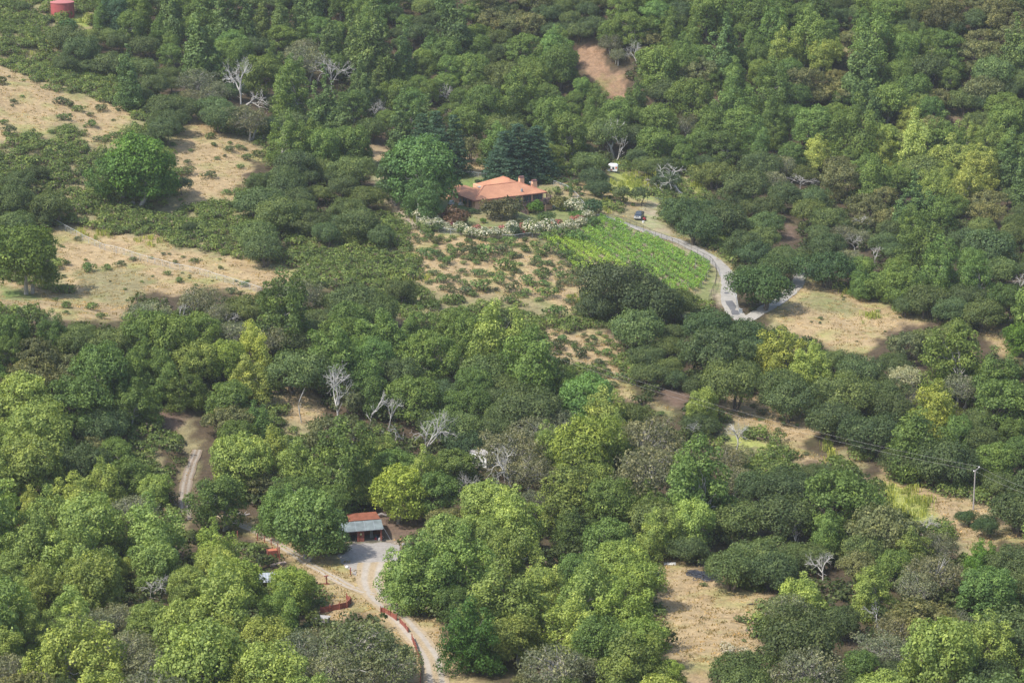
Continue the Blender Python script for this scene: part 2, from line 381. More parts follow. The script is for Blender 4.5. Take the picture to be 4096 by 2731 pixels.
# ---------------------------------------------------------------- ground sheet (one mesh out to the horizon)
def build_ground():
    ox = [fx[-1] + 8 * (1.35 ** k - 1) / .35 * 1.0 for k in range(1, 19)]
    ax = np.concatenate([[-v for v in reversed(ox)], fx, ox])
    oy = [fy[-1] + 8 * (1.35 ** k - 1) / .35 for k in range(1, 20)]
    oy0 = [fy[0] - 8 * (1.35 ** k - 1) / .35 for k in range(1, 17)]
    ay = np.concatenate([list(reversed(oy0)), fy, oy])
    AX, AY = np.meshgrid(ax, ay); ny, nx = AX.shape
    CXc = np.clip(AX, fx[0], fx[-1]); CYc = np.clip(AY, fy[0], fy[-1])
    I = np.rint((CXc - fx[0]) / STEP).astype(int); J = np.rint((CYc - fy[0]) / STEP).astype(int)
    AZ = GZ[J, I].copy()
    out = np.hypot(AX - CXc, AY - CYc)
    far = 60 + 25 * np.sin(AX * .0021) * np.cos(AY * .0017) + np.where(AY > 900, 45, -30)
    w = 1 - np.exp(-out / 260.0); AZ = AZ * (1 - w) + far * w
    idx = np.arange(nx * ny).reshape(ny, nx)
    F = np.stack([idx[:-1, :-1], idx[:-1, 1:], idx[1:, 1:], idx[1:, :-1]], -1).reshape(-1, 4)
    me = np_mesh('ground', np.stack([AX, AY, AZ], -1).reshape(-1, 3), F, [Mg], smooth=True)
    PX, PY = project(AX, AY, AZ)
    # soft colour lookup
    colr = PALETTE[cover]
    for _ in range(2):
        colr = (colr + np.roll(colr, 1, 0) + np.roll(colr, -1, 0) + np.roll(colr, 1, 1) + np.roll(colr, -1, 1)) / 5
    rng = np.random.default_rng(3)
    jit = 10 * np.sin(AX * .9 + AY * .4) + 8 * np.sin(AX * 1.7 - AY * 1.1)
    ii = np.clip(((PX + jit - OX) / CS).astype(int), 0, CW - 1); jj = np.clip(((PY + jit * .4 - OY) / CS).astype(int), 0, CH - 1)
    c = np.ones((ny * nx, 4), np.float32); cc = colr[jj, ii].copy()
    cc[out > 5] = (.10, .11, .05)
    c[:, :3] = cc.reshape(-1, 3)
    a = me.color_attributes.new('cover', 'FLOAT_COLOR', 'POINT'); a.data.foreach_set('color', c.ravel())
    o = link('ground', me); tag(o, kind='structure')
build_ground()

def ribbon(name, pts, mat, lift=.13, n=5, label=None):
    """pts: (px,py,width m) read off the photo, laid on the terrain"""
    P = [(hit(a, b_), w) for a, b_, w in pts]
    Q = []
    for (p, w), (q, w2) in zip(P, P[1:]):
        k = max(1, int((q - p).length / 2.0))
        for i in range(k): u = i / k; Q.append((p.lerp(q, u), w + (w2 - w) * u))
    Q.append(P[-1])
    for _ in range(6):
        Q = [Q[0]] + [((Q[i-1][0] + Q[i][0] * 2 + Q[i+1][0]) / 4, Q[i][1]) for i in range(1, len(Q) - 1)] + [Q[-1]]
    V = []; F = []
    for i, (p, w) in enumerate(Q):
        d = Q[min(i + 1, len(Q) - 1)][0] - Q[max(i - 1, 0)][0]; d.z = 0; d.normalize(); r = Vector((d.y, -d.x, 0))
        wob = .18 * math.sin(i * 1.7) + .12 * math.sin(i * 3.1)
        for k in range(n):
            s = (k / (n - 1) - .5) * (w + (wob if k in (0, n - 1) else 0)); q = p + r * s
            e = lift if 0 < k < n - 1 else lift - .03
            V.append((q.x, q.y, zt(q.x, q.y) + e))
    for i in range(len(Q) - 1):
        for k in range(n - 1): a = i * n + k; F.append((a, a + 1, a + 1 + n, a + n))
    me = np_mesh(name, V, F, [mat], smooth=True)
    uv = me.uv_layers.new(name='UVMap'); L = np.array([l for f in F for l in f])
    uvs = np.stack([(L % n) / (n - 1), (L // n) * 2.0], -1).astype(np.float32); uv.data.foreach_set('uv', uvs.ravel())
    o = link(name, me); tag(o, kind='structure'); return o, [q for q, w in Q]
def roadmat(name, base, tracks=None, edge=None):
    m, t, b = newmat(name); uv = N(t, 'ShaderNodeUVMap'); sx = N(t, 'ShaderNodeSeparateXYZ'); t.links.new(uv.outputs[0], sx.inputs[0])
    f = noise(t, .5, 6, .7); f3 = noise(t, 2.5, 4, .7)
    c = ramp(t, f, [(.3, tuple(x * .82 for x in base)), (.7, tuple(x * 1.15 for x in base))])
    if tracks:
        r = N(t, 'ShaderNodeValToRGB'); e = r.color_ramp.elements; e[0].position = 0; e[0].color = (1,1,1,1); e[1].position = 1; e[1].color = (1,1,1,1)
        for p, v in ((.13, .9), (.22, 0), (.34, 0), (.43, 1), (.57, 1), (.66, 0), (.78, 0), (.87, .9)):
            q = e.new(p); q.color = (v, v, v, 1)
        ad = N(t, 'ShaderNodeMath', operation='MULTIPLY_ADD'); ad.inputs[1].default_value = .10; t.links.new(f3, ad.inputs[0]); t.links.new(sx.outputs[0], ad.inputs[2])
        sb = N(t, 'ShaderNodeMath', operation='SUBTRACT'); sb.inputs[1].default_value = .05; t.links.new(ad.outputs[0], sb.inputs[0])
        t.links.new(sb.outputs[0], r.inputs[0])
        c = mixc(t, 'MIX', r.outputs[0], c, ramp(t, f3, [(.3, tuple(x * .8 for x in tracks)), (.7, tuple(x * 1.15 for x in tracks))]))
    c = mixc(t, 'MULTIPLY', .6, c, ramp(t, f3, [(.3, (.75,.75,.75)), (.7, (1.2,1.2,1.2))]))
    t.links.new(c, b.inputs['Base Color']); b.inputs['Roughness'].default_value = .9; b.inputs['Specular IOR Level'].default_value = .15
    return m
M_drive = roadmat('driveway_paving', (.33,.31,.275))
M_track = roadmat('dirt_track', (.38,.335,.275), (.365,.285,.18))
M_shtrack = roadmat('shaded_track', (.30,.26,.21), (.22,.17,.12))  # dimmed copy of the dirt track, tree shade painted into its colours
M_patch = roadmat('asphalt_patch', (.13,.13,.135))
M_gravel = plain('gravel', (.30,.275,.245), .95, .22, 1.6)
ribbon('driveway', [(2390,858,1.6),(2450,875,2.2),(2520,905,3.0),(2600,930,3.4),(2680,955,3.8),(2770,990,3.8),(2850,1035,3.8),(2905,1085,4.0),(2920,1135,4.0),(2912,1190,4.0),(2925,1240,4.0),(2970,1282,4.0)], M_drive)
ribbon('driveway', [(2975,1284,3.5),(3020,1262,3.6),(3070,1232,3.6),(3130,1195,3.6),(3185,1150,3.4),(3205,1115,3.2),(3190,1080,3)], M_drive, .14)
ribbon('path', [(2915,1205,1.8),(2930,1228,1.9),(2945,1262,2.0)], M_patch, .17, 3)
ribbon('path', [(2905,1171,1.1),(2909,1177,1.1)], M_patch, .17, 3)
ribbon('dirt_road', [(1500,2250,6),(1478,2310,5.2),(1490,2370,4.4),(1560,2440,4.2),(1640,2520,4.1),(1710,2600,4),(1740,2680,4),(1750,2760,4),(1752,2880,4)], M_track)
ribbon('dirt_track', [(1490,2380,2.6),(1400,2345,2.4),(1300,2300,2.2),(1220,2245,2.2),(1120,2180,2.2),(1020,2125,2.2),(930,2085,2.2),(880,2060,2)], M_track, .12)
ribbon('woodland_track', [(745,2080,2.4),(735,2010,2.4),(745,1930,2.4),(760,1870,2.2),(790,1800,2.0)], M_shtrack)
ribbon('trail', [(1497,742,1.0),(1560,790,1.2),(1600,840,1.4),(1655,905,1.6),(1700,935,1.2)], roadmat('trail_dirt', (.33,.265,.195)), .1, 3)
ribbon('trail', [(2400,880,1.4),(2390,900,1.4),(2330,925,1.4),(2230,948,1.2)], bpy.data.materials['trail_dirt'], .1, 3)
# gravel yard in front of the shed
def yard():
    P = [(1362,2182),(1440,2174),(1540,2168),(1600,2180),(1600,2240),(1570,2310),(1500,2345),(1430,2310),(1375,2262),(1352,2220)]
    pts = [hit(a, b_) for a, b_ in P]; pts2 = []
    for a, b_ in zip(pts, pts[1:] + pts[:1]):
        for k in range(6): q = a.lerp(b_, k / 6); r = .5 * math.sin(len(pts2) * 1.9) / 20; pts2.append(Vector((q.x + (q.x + 25) * r, q.y + (q.y - 421) * r, 0)))
    c = sum(pts2, Vector()) / len(pts2); V = []; F = []; n = len(pts2); L = 10
    for k in range(L + 1):
        for p in pts2: q = c.lerp(p, k / L); V.append((q.x, q.y, zt(q.x, q.y) + .05 - (.04 if k == L else 0)))
    for k in range(L):
        for i in range(n): a = k * n + i; b_ = k * n + (i + 1) % n; F.append((a, b_, b_ + n, a + n))
    o = link('gravel_yard', np_mesh('gravel_yard', V, F, [M_gravel], smooth=True)); tag(o, kind='structure')
yard()

# ---------------------------------------------------------------- thin summer haze over the valley
def haze():
    mb = MB(); x0, x1, y0, y1, z0, z1 = -9000, 9000, -9000, 12000, -160, 175
    mb.box(((x0 + x1) / 2, (y0 + y1) / 2, (z0 + z1) / 2), (x1 - x0, y1 - y0, z1 - z0)); m = bpy.data.materials.new('haze_air'); m.use_nodes = True; t = m.node_tree; t.nodes.clear()
    v = N(t, 'ShaderNodeVolumePrincipled'); v.inputs['Density'].default_value = .00007; v.inputs['Color'].default_value = (.86,.92,1,1); v.inputs['Anisotropy'].default_value = .2
    o_ = N(t, 'ShaderNodeOutputMaterial'); t.links.new(v.outputs[0], o_.inputs['Volume'])
    o = mb.build('haze', m); tag(o, 'thin pale haze in the air over the whole valley', 'haze', kind='stuff')
haze()
# ---------------------------------------------------------------- foliage templates
def cards(rng, puffs, dens, size, crown_c, flower=0.0, dry=0.0, zsq=.85, up=.25, rnd=.6, shell=.52, minz=None):
    P = np.array([p[:4] for p in puffs]); out = []
    pos = []; nor = []; tin = []; mi = []
    for k, (x, y, z, r) in enumerate(P):
        n = max(6, int(dens * r * r)); d = rng.normal(size=(n, 3)); d /= np.linalg.norm(d, axis=1)[:, None]
        rr = r * (shell + (1.2 - shell) * rng.random(n) ** .8) ; q = np.array([x, y, z]) + d * rr[:, None] * np.array([1, 1, zsq])
        keep = np.ones(n, bool)
        for j, (a, b_, c_, s) in enumerate(P):
            if j != k and abs(a - x) < r + s and abs(b_ - y) < r + s and abs(c_ - z) < r + s:
                dd = (q - np.array([a, b_, c_])) / np.array([1, 1, zsq]); keep &= (dd ** 2).sum(1) > (s * .62) ** 2
        keep &= ~((d[:, 2] < -.35) & (rng.random(n) < .6))
        q = q[keep]; d = d[keep]
        oc = q - crown_c; oc /= np.maximum(np.linalg.norm(oc, axis=1), .1)[:, None]
        nn = d * .8 + oc * .45 + rng.normal(size=d.shape) * rnd + np.array([0, 0, up])
        pos.append(q); nor.append(nn); pt = rng.normal() * .13
        tin.append(np.clip(.5 + pt + rng.normal(size=len(q)) * .2, 0, 1)); 
        m = np.zeros(len(q), int)
        if flower: m[rng.random(len(q)) < flower * (d[:, 2] > -.3)] = 1
        if dry: m[(rng.random(len(q)) < dry * np.clip(.8 - d[:, 2], 0, 1))] = 2
        mi.append(m)
    q = np.concatenate(pos); nn = np.concatenate(nor); tin = np.concatenate(tin); mi = np.concatenate(mi)
    if minz is not None:
        k = q[:, 2] > minz; q, nn, tin, mi = q[k], nn[k], tin[k], mi[k]
    nn /= np.linalg.norm(nn, axis=1)[:, None]
    h = rng.normal(size=q.shape); t1 = np.cross(nn, h); t1 /= np.linalg.norm(t1, axis=1)[:, None]; t2 = np.cross(nn, t1)
    a = size * (.55 + .9 * rng.random(len(q)))[:, None]; b_ = a * (.45 + .4 * rng.random(len(q)))[:, None]
    bend = nn * a * .25
    V = np.stack([q - t1 * a, q - t2 * b_ + bend, q + t1 * a, q + t2 * b_ + bend], 1).reshape(-1, 3)
    F = np.arange(len(V)).reshape(-1, 4)
    return V, F, mi, tin
def wander(rng, a, b_, n=5, amp=.12):
    a = np.array(a, float); b_ = np.array(b_, float); L = np.linalg.norm(b_ - a); pts = []
    for i in range(n + 1):
        u = i / n; p = a * (1 - u) + b_ * u
        if 0 < i < n: p = p + rng.normal(size=3) * L * amp * .5
        pts.append(p)
    return pts
def trunk_mesh(name, rng, puffs, h, r0, mat, stem=1, frac=.8, fork=.3, thin=1.0, extend=.75):
    mb = MB(); forks = []
    for s in range(stem):
        ang = rng.random() * 6.28; off = 0 if stem == 1 else .5
        b0 = np.array([math.cos(ang) * off, math.sin(ang) * off, -1.2]); top = np.array([math.cos(ang) * off * 2.5 + rng.normal() * .4, math.sin(ang) * off * 2.5 + rng.normal() * .4, h * (fork + .15 * rng.random())])
        pts = wander(rng, b0, top, 4, .08); mb.tube(pts, [r0 * (1 - .12 * i) for i in range(5)], 7); forks.append((top, r0 * .52))
    for p in puffs:
        if rng.random() > frac: continue
        f, r = forks[rng.integers(len(forks))]
        q = np.array(p[:3]) * np.array([1, 1, 1]); e = f + (q - f) * extend
        mid = f + (e - f) * .5 + np.array([0, 0, .12 * np.linalg.norm(e - f)])
        pts = wander(rng, f, mid, 2, .15)[:-1] + wander(rng, mid, e, 3, .2); n = len(pts)
        rr = r * thin * (.35 + .25 * rng.random())
        mb.tube(pts, [rr * (1 - .85 * i / (n - 1)) + .015 for i in range(n)], 5, cap=False)
        for _ in range(2):
            j = rng.integers(2, n); s = np.array(pts[j]); d = rng.normal(size=3); d[2] = abs(d[2]) * .6; d /= np.linalg.norm(d)
            mb.tube(wander(rng, s, s + d * p[3] * 1.0, 3, .2), [rr * .3, rr * .22, rr * .12, .01], 4, cap=False)
    return mb.mesh(name, mat, True)
TPL = {}      # species -> list of (trunk mesh, crown mesh); nominal crown width, centre height, crown height
DIM = {'bay': (10.5, 7.4, 10), 'spire': (8.5, 7.6, 12), 'oak': (11.5, 5.6, 8), 'grey': (12, 6.0, 8.5), 'tan': (11.5, 5.8, 8), 'conifer': (12, 9, 17), 'bush': (2.6, .8, 1.7), 'round': (4.5, 1.9, 3.6), 'small': (5, 2.9, 4.0)}
def puffs_bay(rng):
    P = []; nb = rng.integers(4, 7)
    for i in range(nb):                                  # several upright billows
        a = i * 2.4 + rng.random(); rad = 0 if i == 0 else 2.0 + 1.4 * rng.random(); H = (11.5 if i == 0 else 8.2 + 2.4 * rng.random())
        bx, by = rad * math.cos(a), rad * math.sin(a); z = 1.3 + rng.random()
        while z < H:
            u = (z - 2) / (H - 2); w = 2.4 * (1 - u ** 2.2) + .35
            for _ in range(3 if u < .8 else 1):
                b_ = rng.random() * 6.28; rr = w * (.35 + .5 * rng.random()) * (u < .9)
                P.append((bx + rr * math.cos(b_), by + rr * math.sin(b_), z + rng.normal() * .25, (.95 + .5 * rng.random()) * (1 - .35 * u)))
            z += 1.15
    return P
def puffs_spire(rng):
    P = []; nb = rng.integers(3, 6)
    for i in range(nb):
        a = i * 2.1 + rng.random(); rad = 0 if i == 0 else 1.4 + 1.3 * rng.random(); H = (14 if i == 0 else 8.5 + 4 * rng.random())
        bx, by = rad * math.cos(a), rad * math.sin(a); z = 1.0 + rng.random()
        while z < H:
            u = z / H; w = 1.9 * (1 - u) ** .8 + .15
            for _ in range(3 if u < .6 else 1):
                b_ = rng.random() * 6.28; rr = w * (.3 + .6 * rng.random())
                P.append((bx + rr * math.cos(b_), by + rr * math.sin(b_), z, (.5 + .8 * (1 - u)) * (.8 + .4 * rng.random())))
            z += .95
    return P
def puffs_oak(rng, W=5.2, H=8.8, z0=2.0, n=62, r=(.8, 1.5), low=False):
    P = []; nl = 5; lobes = [(rng.normal() * 1.3 * W / 5, rng.normal() * 1.3 * W / 5, H * (.42 + .12 * rng.random()), W * (.55 + .15 * rng.random())) for _ in range(nl)]
    lobes[0] = (0, 0, H * .5, W * .72)
    if low: lobes[1] = (0, 0, H * .27, W * .74); lobes[2] = (lobes[2][0], lobes[2][1], H * .3, W * .6)
    while len(P) < n:
        L = lobes[rng.integers(nl)]; d = rng.normal(size=3); d /= np.linalg.norm(d); 
        if d[2] < -.45: continue
        x, y, z = L[0] + d[0] * L[3], L[1] + d[1] * L[3], L[2] + d[2] * L[3] * .68
        if z < z0: z = z0 + rng.random() * .8
        if any((x - m[0]) ** 2 + (y - m[1]) ** 2 + (z - m[2]) ** 2 < (L[3] * .5) ** 2 and False for m in P): continue
        P.append((x, y, z, r[0] + (r[1] - r[0]) * rng.random()))
    return P
def puffs_conifer(rng):
    P = []
    for sx, sy, H, Wd in ((0, 0, 17.5, 4.6), (3.9, .8, 16.2, 4.3), (-3.6, 1.2, 16.6, 4.3), (1.5, -2.5, 13.5, 3.8)):
        z = 1.2
        while z < H:
            u = z / H; w = Wd * (1 - u) ** .75 + .3; m = max(3, int(9 * (1 - u)) + 2); a0 = rng.random() * 6
            for i in range(m):
                a = a0 + 6.283 * i / m + rng.normal() * .15
                for q in (.92, .55):
                    rr = w * q * (.85 + .2 * rng.random()); P.append((sx + rr * math.cos(a), sy + rr * math.sin(a), z - rr * .12 + rng.normal() * .15, .55 + .5 * (1 - u) * rng.random() + .15))
            z += 1.05
    return P
def template(sp, k):
    rng = np.random.default_rng(100 + 17 * k + sum(map(ord, sp)))
    if sp == 'bay':
        P = puffs_bay(rng); V = cards(rng, P, 215, .155, np.array([0, 0, 5.5])); T = trunk_mesh('trunk', rng, P[::3], 8, .30, M_bark_pale if k % 2 else M_bark, 2, .7, .35)
    elif sp == 'dome':
        P = puffs_oak(rng, 4.5, 9.6, .6, 165, (.5, 1.05), True); P = [(x, y, z * (1.18 if z > 4 else 1), r) for x, y, z, r in P]; V = cards(rng, P, 225, .145, np.array([0, 0, 5])); T = trunk_mesh('trunk', rng, P[::4], 7.5, .32, M_bark_pale if k % 2 else M_bark, 2, .8, .35)
    elif sp == 'spire':
        P = puffs_spire(rng); V = cards(rng, P, 215, .185, np.array([0, 0, 5]), rnd=.55); T = trunk_mesh('trunk', rng, P[::3], 9, .25, M_bark, 1, .6, .4)
    elif sp == 'oak':
        P = puffs_oak(rng, 5.0, 7.8, .9, 96, (.75, 1.45)); V = cards(rng, P, 195, .148, np.array([0, 0, 3.5])); T = trunk_mesh('trunk', rng, P[::3], 6, .38, M_bark, 2, .8, .3)
    elif sp == 'grey':
        P = puffs_oak(rng, 5.3, 8.2, 1.1, 110, (.55, 1.15)); V = cards(rng, P, 95, .155, np.array([0, 0, 3.5]), rnd=.9); T = trunk_mesh('trunk', rng, P[::2], 6.5, .36, M_bark_pale, 2, 1.0, .3, 1.1, 1.02)
    elif sp == 'tan':
        P = puffs_oak(rng, 5.2, 7.8, .9, 140, (.45, .85)); V = cards(rng, P, 150, .17, np.array([0, 0, 3.5])); T = trunk_mesh('trunk', rng, P[::4], 6, .3, M_bark, 2, .8, .3)
    elif sp == 'conifer':
        P = puffs_conifer(rng); V = cards(rng, P, 120, .2, np.array([0, 0, 6]), zsq=.5, rnd=.5); T = trunk_mesh('trunk', rng, P[::9], 15, .4, M_bark, 1, .8, .6)
    elif sp == 'bush':
        P = [(rng.normal() * .55, rng.normal() * .55, .45 + .5 * rng.random(), .38 + .3 * rng.random()) for _ in range(13)]
        V = cards(rng, P, 210, .135, np.array([0, 0, .3]), dry=.26, minz=-.1); T = None
    elif sp in ('round', 'whitefl', 'pinkfl', 'redfl'):
        P = puffs_oak(rng, 2.0, 3.3, .4, 44, (.5, .85)); V = cards(rng, P, 170, .155, np.array([0, 0, 1.4]), flower={'round': .0, 'whitefl': .56, 'pinkfl': .5, 'redfl': .35}[sp], minz=0); T = trunk_mesh('stems', rng, P[::4], 1.6, .08, M_bark, 3, .8, .3)
    elif sp == 'small':
        P = puffs_oak(rng, 2.1, 4.7, 1.9, 30, (.5, .9)); V = cards(rng, P, 130, .16, np.array([0, 0, 2.4])); T = trunk_mesh('trunk', rng, P[::2], 3.2, .14, M_bark, 1, .9, .5)
    mats = [M_leaf, {'whitefl': M_white_fl, 'pinkfl': M_pink_fl, 'redfl': M_red_fl}.get(sp, M_leaf), M_brown_leaf]
    me = np_mesh('crown', V[0], V[1], mats, V[2], V[3])
    return T, me
def get(sp, k):
    if (sp, k) not in TPL: TPL[(sp, k)] = template(sp, k)
    return TPL[(sp, k)]
DIM['dome'] = (10, 6, 10)
def measure():
    for sp in NV:
        ws = []; hs = []; cs = []
        for k in range(NV[sp]):
            me = get(sp, k)[1]; v = np.empty(len(me.vertices) * 3, np.float32); me.vertices.foreach_get('co', v); v = v.reshape(-1, 3)
            ws.append((np.ptp(np.percentile(v[:, 0], (1.5, 98.5))) + np.ptp(np.percentile(v[:, 1], (1.5, 98.5)))) / 2); a, c = np.percentile(v[:, 2], (2, 99)); hs.append(c - a); cs.append((a + c) / 2)
        DIM[sp] = (float(np.mean(ws)), float(np.mean(cs)), float(np.mean(hs)))
        print('DIM', sp, [round(q, 1) for q in DIM[sp]])
rnd = random.Random(11)
def vary(c, s=.12):
    k = 1 + rnd.gauss(0, s); h = rnd.gauss(0, .05)
    return (max(.01, c[0] * k * (1 + h)), max(.01, c[1] * k), max(.008, c[2] * k * (1 - h)), 1)
LB = 1.45
COLR = {'b': (.175,.220,.066), 'y': (.235,.27,.085), 'm': (.100,.150,.046), 'u': (.090,.135,.052), 'o': (.072,.102,.046), 'g': (.130,.138,.092), 'n': (.118,.124,.060), 'q': (.098,.130,.050), 'k': (.075,.105,.046)}  # near bay greens lifted, far greens lowered: cloud shade painted into leaf colour
SPEC = {'b': 'bay', 'y': 'bay', 'm': 'bay', 'u': 'spire', 'o': 'oak', 'g': 'grey', 'n': 'tan', 'k': 'oak', 'q': 'oak'}
NAME = {'b': 'bay_tree', 'y': 'bay_tree', 'm': 'broadleaf_tree', 'u': 'slender_tree', 'o': 'live_oak', 'g': 'lichen_oak', 'n': 'tan_oak', 'k': 'scrub_oak', 'q': 'olive_oak'}
CAT = {'b': 'bay tree', 'y': 'bay tree', 'm': 'leafy tree', 'u': 'slender tree', 'o': 'oak tree', 'g': 'grey oak', 'n': 'brown oak', 'k': 'scrub oak', 'q': 'olive oak'}
DESC = {'b': 'bright green bay tree', 'y': 'pale yellow-green bay tree', 'm': 'mid-green leafy tree', 'u': 'slender pointed green tree', 'o': 'dark green rounded oak', 'g': 'grey oak with pale branches', 'n': 'olive-brown domed oak', 'k': 'low dark scrub oak', 'q': 'olive-green rounded oak'}
GROUP = {'b': 'bay trees of the near wood', 'y': 'bay trees of the near wood', 'm': 'leafy green trees in the woods', 'u': 'slender trees on the far slope', 'o': 'dark oaks in the woods', 'g': 'lichen-grey oaks', 'n': 'brown domed oaks on the hills', 'k': 'scrub oaks standing in the brush', 'q': 'olive-green oaks in the woods'}
NV = {'bay': 6, 'dome': 6, 'spire': 4, 'oak': 6, 'grey': 4, 'tan': 3, 'conifer': 2, 'bush': 5, 'round': 3, 'whitefl': 3, 'pinkfl': 2, 'redfl': 1, 'small': 2}
measure()
def settle(cx, cy, sp, Wpx=None, k=None):
    w0, hc, hh = DIM[sp]; by = cy + 60
    for _ in range(5):
        p = hit(cx, by); s = scale_at(p); kk = (Wpx / s / w0) if Wpx else k
        by = cy + hc * kk * s * math.cos(phi(cy)) 
    return hit(cx, by), kk, s
PLANTS = []
def plant(name, sp, p, k, color, label, cat, group=None, tall=1.0, variant=None):
    r = empty(name, p, rnd.random() * 6.28, (k, k, k * tall)); tag(r, label, cat, group)
    T, C = get(sp, rnd.randrange(NV[sp]) if variant is None else variant)
    if T: link('trunk' if sp not in ('round', 'whitefl', 'pinkfl', 'redfl') else 'stems', T, r)
    c = link('crown', C, r); c.color = (color[0] * LB, color[1] * LB, color[2] * LB, 1)
    PLANTS.append(r); return r
AUTO = []
placed = []
def tree(code, cx, cy, Wpx, label=None, color=None, tall=1.0, sp=None, name=None, cat=None, group=None, variant=None, base=None):
    s_ = sp or SPEC[code]
    if not sp and code in 'mb' and rnd.random() < (.62 if code == 'm' else .4): s_ = 'dome'
    p, k, s = settle(cx, cy, s_, Wpx)
    if base: p = hit(cx, base); s = scale_at(p); k = Wpx / s / DIM[s_][0]
    placed.append((cx, cy, Wpx, Wpx * DIM[s_][2] / DIM[s_][0] * tall))
    sz = 'small ' if k < .72 else ('large ' if k > 1.15 else '')
    lab = label or (sz + DESC[code])
    r = plant(name or NAME[code], s_, p, k, color or vary(COLR[code]), lab, cat or CAT[code], group or GROUP.get(code), tall, variant)
    if not label and not sp: AUTO.append((r, lab, cx, cy))
    return r

# ---------------------------------------------------------------- trees picked out one by one
g = vary
tree('m', 115, 1015, 262, 'broad olive-green tree at the left edge behind the dry grassy knoll', (.085,.125,.030,1))
tree('m', 560, 660, 260, 'large fresh green tree standing alone in the brush below the dry hillside', (.080,.150,.032,1))
tree('m', 470, 700, 170, 'smaller green tree against the left side of the big lone hillside tree', (.070,.125,.035,1))
tree('m', 1688, 672, 270, 'big round leafy tree left of the tiled house', (.085,.155,.058,1))
tree('m', 1600, 700, 190, 'dark leafy tree left of the big round tree beside the house', (.055,.095,.040,1))
tree('m', 1690, 780, 150, 'low leafy tree over the fence corner left of the house', (.070,.125,.048,1))
tree('o', 1745, 590, 200, 'dark blue-green conifer rising behind the leafy tree left of the house', (.045,.085,.055,1), sp='conifer', name='conifer', cat='conifer', group='conifers by the house', base=700, tall=.85)
tree('o', 2072, 640, 250, 'broad dark blue-green conifer directly behind the tiled roof', (.040,.078,.055,1), sp='conifer', name='conifer', cat='conifer', group='conifers by the house', base=722, tall=.60)
tree('o', 2450, 1150, 260, 'dark oak with a tall grey-green crown at the lower corner of the vineyard', (.062,.080,.045,1), tall=1.12)
tree('o', 2600, 1185, 240, 'dark oak hiding the middle of the vineyard bottom edge', (.055,.078,.038,1))
tree('o', 2710, 1205, 170, 'olive oak at the lower right end of the vineyard', (.085,.110,.040,1))
tree('o', 2380, 1215, 150, 'small dark oak left of the vineyard corner oaks', (.058,.080,.042,1))
tree('o', 3045, 1125, 235, 'round dark green oak in the bend right of the driveway', (.055,.095,.035,1), tall=.95)
tree('o', 3115, 1060, 160, 'dark oak above the round oak at the driveway bend', (.062,.095,.038,1))
tree('o', 3310, 1060, 200, 'wide dark oak overhanging the far end of the driveway', (.050,.088,.040,1))
tree('o', 2730, 830, 170, 'dark round oak right of the dry turning place', (.055,.090,.040,1))
tree('o', 2790, 900, 170, 'dark oak above the right-hand verge of the driveway', (.055,.090,.042,1))
tree('o', 2835, 1292, 200, 'dark oak just below the lower gate of the driveway', (.055,.090,.040,1))
tree('o', 2965, 1325, 190, 'dark oak hiding the fork of the driveway', (.055,.088,.040,1))
tree('o', 3050, 1375, 150, 'dark oak at the lower left tip of the right-hand dry field', (.050,.085,.040,1))
tree('m', 4080, 1350, 130, 'vivid green rounded tree at the right edge beside the dry field', (.080,.140,.025,1))
tree('o', 2488, 765, 78, 'left one of two small round trees before the yellow meadow', (.075,.100,.045,1), sp='small', name='small_tree', cat='small tree')
tree('o', 2565, 770, 82, 'right one of two small round trees before the yellow meadow', (.065,.090,.042,1), sp='small', name='small_tree', cat='small tree')
tree('y', 3120, 1425, 190, 'tree with yellow and orange tinged leaves among dark oaks', (.20,.22,.055,1))
tree('y', 3745, 1640, 200, 'yellow-green tree standing out in the dark oaks at right', (.19,.215,.05,1))
tree('g', 3630, 1500, 140, 'pale grey moss-hung oak among the dark oaks at right', (.30,.30,.22,1))
tree('m', 2345, 1600, 225, 'big bright green cone-shaped tree left of the dry gully', (.105,.185,.060,1))
tree('m', 2130, 1455, 250, 'broad green tree crown hiding the left end of the overhead wires', (.10,.155,.045,1))
tree('b', 2330, 1790, 270, 'broad yellow-green tree in the middle of the wood', (.155,.195,.045,1))
tree('y', 1010, 1410, 140, 'tall pale yellow tree rising from the left wood', (.27,.30,.08,1), tall=1.25)
tree('b', 900, 1450, 150, 'tall yellow-green tree next to the palest tree of the left wood', (.17,.22,.055,1), tall=1.2)
tree('b', 1240, 2080, 260, 'big leafy tree leaning over the left side of the open shed', (.115,.175,.060,1))
tree('b', 1110, 2035, 170, 'green tree behind the dirt track left of the open shed', (.10,.16,.05,1))
tree('b', 1600, 1960, 210, 'lime green tree behind the open shed', (.20,.245,.05,1))
tree('b', 1690, 2290, 250, 'bright green tree whose boughs spread over the gravel yard', (.15,.215,.070,1))
tree('b', 1850, 2280, 250, 'large bright green tree right of the gravel yard', (.14,.205,.062,1))
tree('b', 1640, 2300, 210, 'low bright green tree at the foot of the gravel yard', (.14,.205,.070,1))
tree('b', 1790, 2160, 220, 'bright green tree behind the one overhanging the gravel yard', (.145,.20,.066,1))
tree('b', 1920, 2150, 200, 'green tree behind the wood right of the gravel yard', (.15,.20,.06,1))
tree('m', 1885, 2560, 205, 'dense dark green oval tree right of the curving dirt road', (.045,.095,.022,1), tall=1.15)
tree('g', 1440, 2565, 320, 'grey-green oak inside the curve of the dirt road', (.115,.135,.070,1))
tree('g', 1565, 2640, 240, 'grey-green oak beside the red posts along the dirt road', (.115,.135,.075,1))
tree('g', 1310, 2680, 270, 'lichen-covered oak at the bottom edge left of the dirt road', (.15,.16,.10,1))
